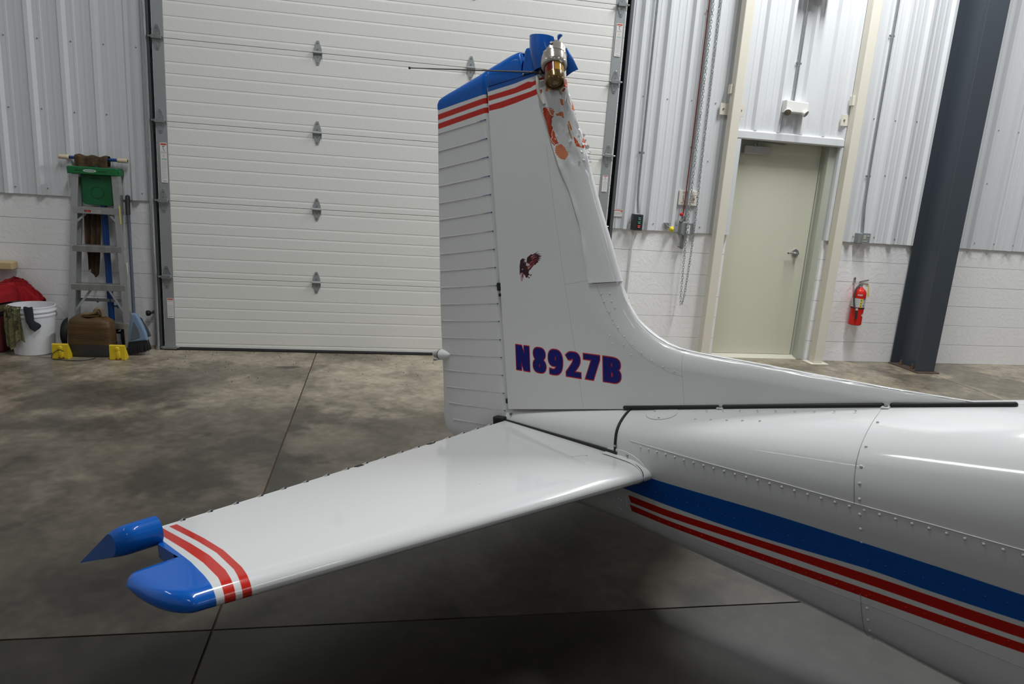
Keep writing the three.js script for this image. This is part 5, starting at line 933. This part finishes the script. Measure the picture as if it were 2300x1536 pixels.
function tailplane(side) {
  const uvS = p => [Math.abs(p[2]) / 1.74, (p[0] + 0.02) / 1.74 * 2048 / 1060];
  const half = (X, Z, xr) => {
    const XL = tipLE(Z), c = leS(Math.min(Z, 1.55)) - 0.03, f = clamp((XL - X) / c), sc = lerp(1, 0.8, Z / 1.7);
    let t = 0.034 * sc * (f < 0.10 ? Math.sqrt(Math.max(0, 1 - Math.pow(1 - f / 0.10, 2))) : lerp(1, 0.5, Math.pow((f - 0.10) / 0.9, 1.4)));
    return t;
  };
  const tipLE = Z => Z < 1.58 ? leS(Z) : Math.min(leS(Z), 0.29 + 0.222 * Math.sqrt(Math.max(0, 1 - Math.pow((Z - 1.58) / 0.125, 2.4))));
  const tipRear = Z => 0.238 + 0.035 * Math.pow(clamp((Z - 1.675) / 0.03), 2);
  const mid = X => -K * X;
  const surf = (z0, z1, n, rear, sgn, tip) => grid(36, n, (u, v) => {
    const Z = lerp(z0, z1, v), XL = tipLE(Z), XR = Math.min(rear(Z), XL - 0.001), X = lerp(XL, XR, Math.pow(u, 1.9));
    let h = half(X, Z); if (tip) { const r = clamp((Z - 1.61) / 0.095); h *= Math.sqrt(Math.max(0, 1 - r ** 4)); const e = clamp((X - XR) / 0.03); h *= tip ? Math.sqrt(1 - Math.pow(1 - e, 2)) * 0.75 + 0.25 * Math.sqrt(e) : 1; }
    return [X, mid(X) + sgn * h, side * Z];
  }, uvS);
  const wall = (z, x0, x1) => grid(10, 1, (u, v) => { const X = lerp(x0, x1, u); return [X, mid(X) + (v * 2 - 1) * half(X, z), side * z]; }, uvS);
  const rearWall = (f, z0, z1, n) => grid(n, 1, (u, v) => { const Z = lerp(z0, z1, u), X = f(Z); return [X, mid(X) + (v * 2 - 1) * half(X, Z), side * Z]; }, uvS);
  const rear = Z => 0.03 + 0.115 * smooth(1.515, 1.572, Z);
  const mat = gloss({ map: stabTex, roughness: 0.3, clearcoat: 0.9, clearcoatRoughness: 0.06 });
  const st = P('horizontal_stabilizer', [surf(0, 1.574, 70, rear, 1), surf(0, 1.574, 70, rear, -1), wall(1.574, 0.14, 0.24), rearWall(rear, 0, 1.574, 40)], mat);
  P('stabilizer_tip', [surf(1.574, 1.705, 26, tipRear, 1, true), surf(1.574, 1.705, 26, tipRear, -1, true)], mat, st, 'blue rounded tip of the tailplane');
  eachPart(st, 'hinge_slot', [0.485, 0.83].map(z => box(0.02, 0.036, -0.004, 0.0142, z - 0.015, z + 0.015).translate(0, 0, 0)).map(g => side < 0 ? g.scale(1, 1, -1) : g), M.rubber);
  // fairing round the leading-edge root
  if (side > 0) {
    P('root_fairing', [grid(36, 6, (u, v) => { const a = u * Math.PI * 2, X = 0.695 + 0.128 * Math.cos(a) * v, Y = -0.068 + 0.063 * Math.sin(a) * v; return [X, Y, fZ(X, Y, 0.004)]; }), tube(Array.from({ length: 37 }, (_, i) => { const a = i / 36 * Math.PI * 2, X = 0.695 + 0.128 * Math.cos(a), Y = -0.068 + 0.063 * Math.sin(a); return [X, Y, fZ(X, Y, 0.002)]; }), 0.0022, 80, 6)], M.white, st);
    const loop = []; for (let i = -10; i <= 10; i++) { const f = Math.pow(Math.abs(i) / 10, 2), Z = lerp(0.238, 0.178, Math.sqrt(f)), X = lerp(leS(0.238), 0.665, f); loop.push([X + 0.002, mid(X) + Math.sign(i) * (half(X, Z) + 0.0006), Z]); }
    P('root_gap', tube(loop, 0.0016, 60, 6), M.rubber, st);
    const sl = []; for (let j = 0; j <= 1; j++) sl.push(grid(24, 1, (u, v) => { const k = u * 2 - 1, f = k * k, Z = lerp(0.15, lerp(0.246, 0.185, Math.abs(k)), v), X = lerp(leS(0.236) + 0.004, 0.63, f); return [X, mid(X) + Math.sign(k || 1) * (half(Math.min(X, leS(0.236)), 0.236) + 0.0035 + 0.001 * j), Z]; })); P('root_sleeve', sl[0], M.white, st);
  }
  // elevator, trailing edge down
  const D = 22.5 * Math.PI / 180, cd = Math.cos(D), sd = Math.sin(D), rot = (r, y, z) => [0.024 + r * cd - y * sd, 0.0 + r * sd + y * cd, side * z];
  const ch = Z => lerp(0.34, 0.25, Z / 1.65);
  const er = (f) => f < 0.1 ? 0.015 * Math.sqrt(Math.max(0, 1 - Math.pow(1 - f / 0.1, 2))) : lerp(0.015, 0.0025, (f - 0.1) / 0.9);
  const eg = sgn => grid(20, 40, (u, v) => { const Z = lerp(0.09, 1.545, v), f = u; return rot(-0.004 - f * ch(Z), sgn * er(f), Z); });
  const el = P('elevator', [eg(1), eg(-1)], M.white);
  for (let i = 0; i < 17; i++) { const Z = 0.13 + i * 0.0825, a = rot(0.0, 0.013, Z), b = rot(-ch(Z) * 0.97, 0.004, Z); P('stiffening_bead', [rod(a, b, 0.0045, 0.003, 6)], M.white, el); P('bead_end', new THREE.SphereGeometry(0.0042, 8, 6).translate(a[0] + 0.003, a[1] + 0.0005, a[2]), M.trackDark, el); }
  const hr = f => 0.040 * (f < 0.14 ? Math.sqrt(Math.max(0, 1 - Math.pow(1 - f / 0.14, 2.4))) : lerp(1, 0.05, (f - 0.14) / 0.86));
  const rH = (f, Z) => lerp(0.125 - 0.035 * Math.pow(clamp((Z - 1.61) / 0.056), 2.5), -0.245, f);
  const hg = sgn => grid(48, 14, (u, v) => { const Z = lerp(1.556, 1.666, v), f = u * u * 0.9 + u * 0.1, end = 1 - 0.25 * Math.pow(v, 8); return rot(rH(f, Z), sgn * hr(f) * end, Z); });
  const we = (Z, k) => grid(48, 1, (u, v) => { const f = u * u * 0.9 + u * 0.1; return rot(rH(f, Z), (v * 2 - 1) * hr(f) * k, Z); });
  P('balance_horn', [hg(1), hg(-1), we(1.556, 1), we(1.666, 0.75)], M.blue, el, 'blue balance horn raised above the tailplane tip');
}
tailplane(1); tailplane(-1);
// ---- main wheels carry the airplane outside the picture
for (const s of [1, -1]) {
  const inv = plane.quaternion.clone().invert(), g0 = V(4.05, -0.66, s * 0.36), foot = V(4.25, -1.28, s * 1.15);
  const w0 = foot.clone().applyQuaternion(plane.quaternion).add(plane.position); w0.y = 0.19; const f = w0.sub(plane.position).applyQuaternion(inv);
  P('gear_leg', rod([g0.x, g0.y, g0.z], [f.x, f.y, f.z], 0.035, 0.025, 12), M.white);
  const ax = V(0, 0, 1), wh = P('wheel', new THREE.TorusGeometry(0.125, 0.062, 12, 30).translate(f.x, f.y, f.z + s * 0.06), M.rubber); P('hub', rod([f.x, f.y, f.z - 0.02], [f.x, f.y, f.z + s * 0.1], 0.07), M.white, wh);
}

// ================================================================ CEILING LAMPS
const lampGlow = new THREE.MeshStandardMaterial({ color: 0x111111, emissive: LAMP_COLOR, emissiveIntensity: 12 });
const places = ['over the pedestrian door', 'over the overhead door', 'over the right end of the back wall', 'over the left corner', 'behind the camera to the right', 'behind the camera to the left', 'far right of the camera', 'rear left of the hall', 'rear right of the hall'];
LAMPS.forEach(([x, z, p], i) => {
  const t = thing('ceiling_light', 'long white ceiling light hanging ' + places[i], 'ceiling light', [x, 5.6, z]);
  part(t, 'housing', box(-0.13, 0.13, 0.0, 0.09, -1.2, 1.2, 0.01), M.plasticWhite);
  part(t, 'lamp_diffuser', new THREE.PlaneGeometry(0.22, 2.36).rotateX(Math.PI / 2).translate(0, -0.003, 0), lampGlow);
  for (const d of [-0.9, 0.9]) part(t, 'hanger', rod([0, 0.08, d], [0, 0.7, d], 0.006), M.galv);
  const l = new THREE.RectAreaLight(LAMP_COLOR, LAMP_POWER * p, 0.22, 2.36); l.position.set(0, -0.012, 0); l.lookAt(0, -1, 0); l.rotation.set(-Math.PI / 2, 0, 0); t.add(l);
});
renderer.render(scene, camera);
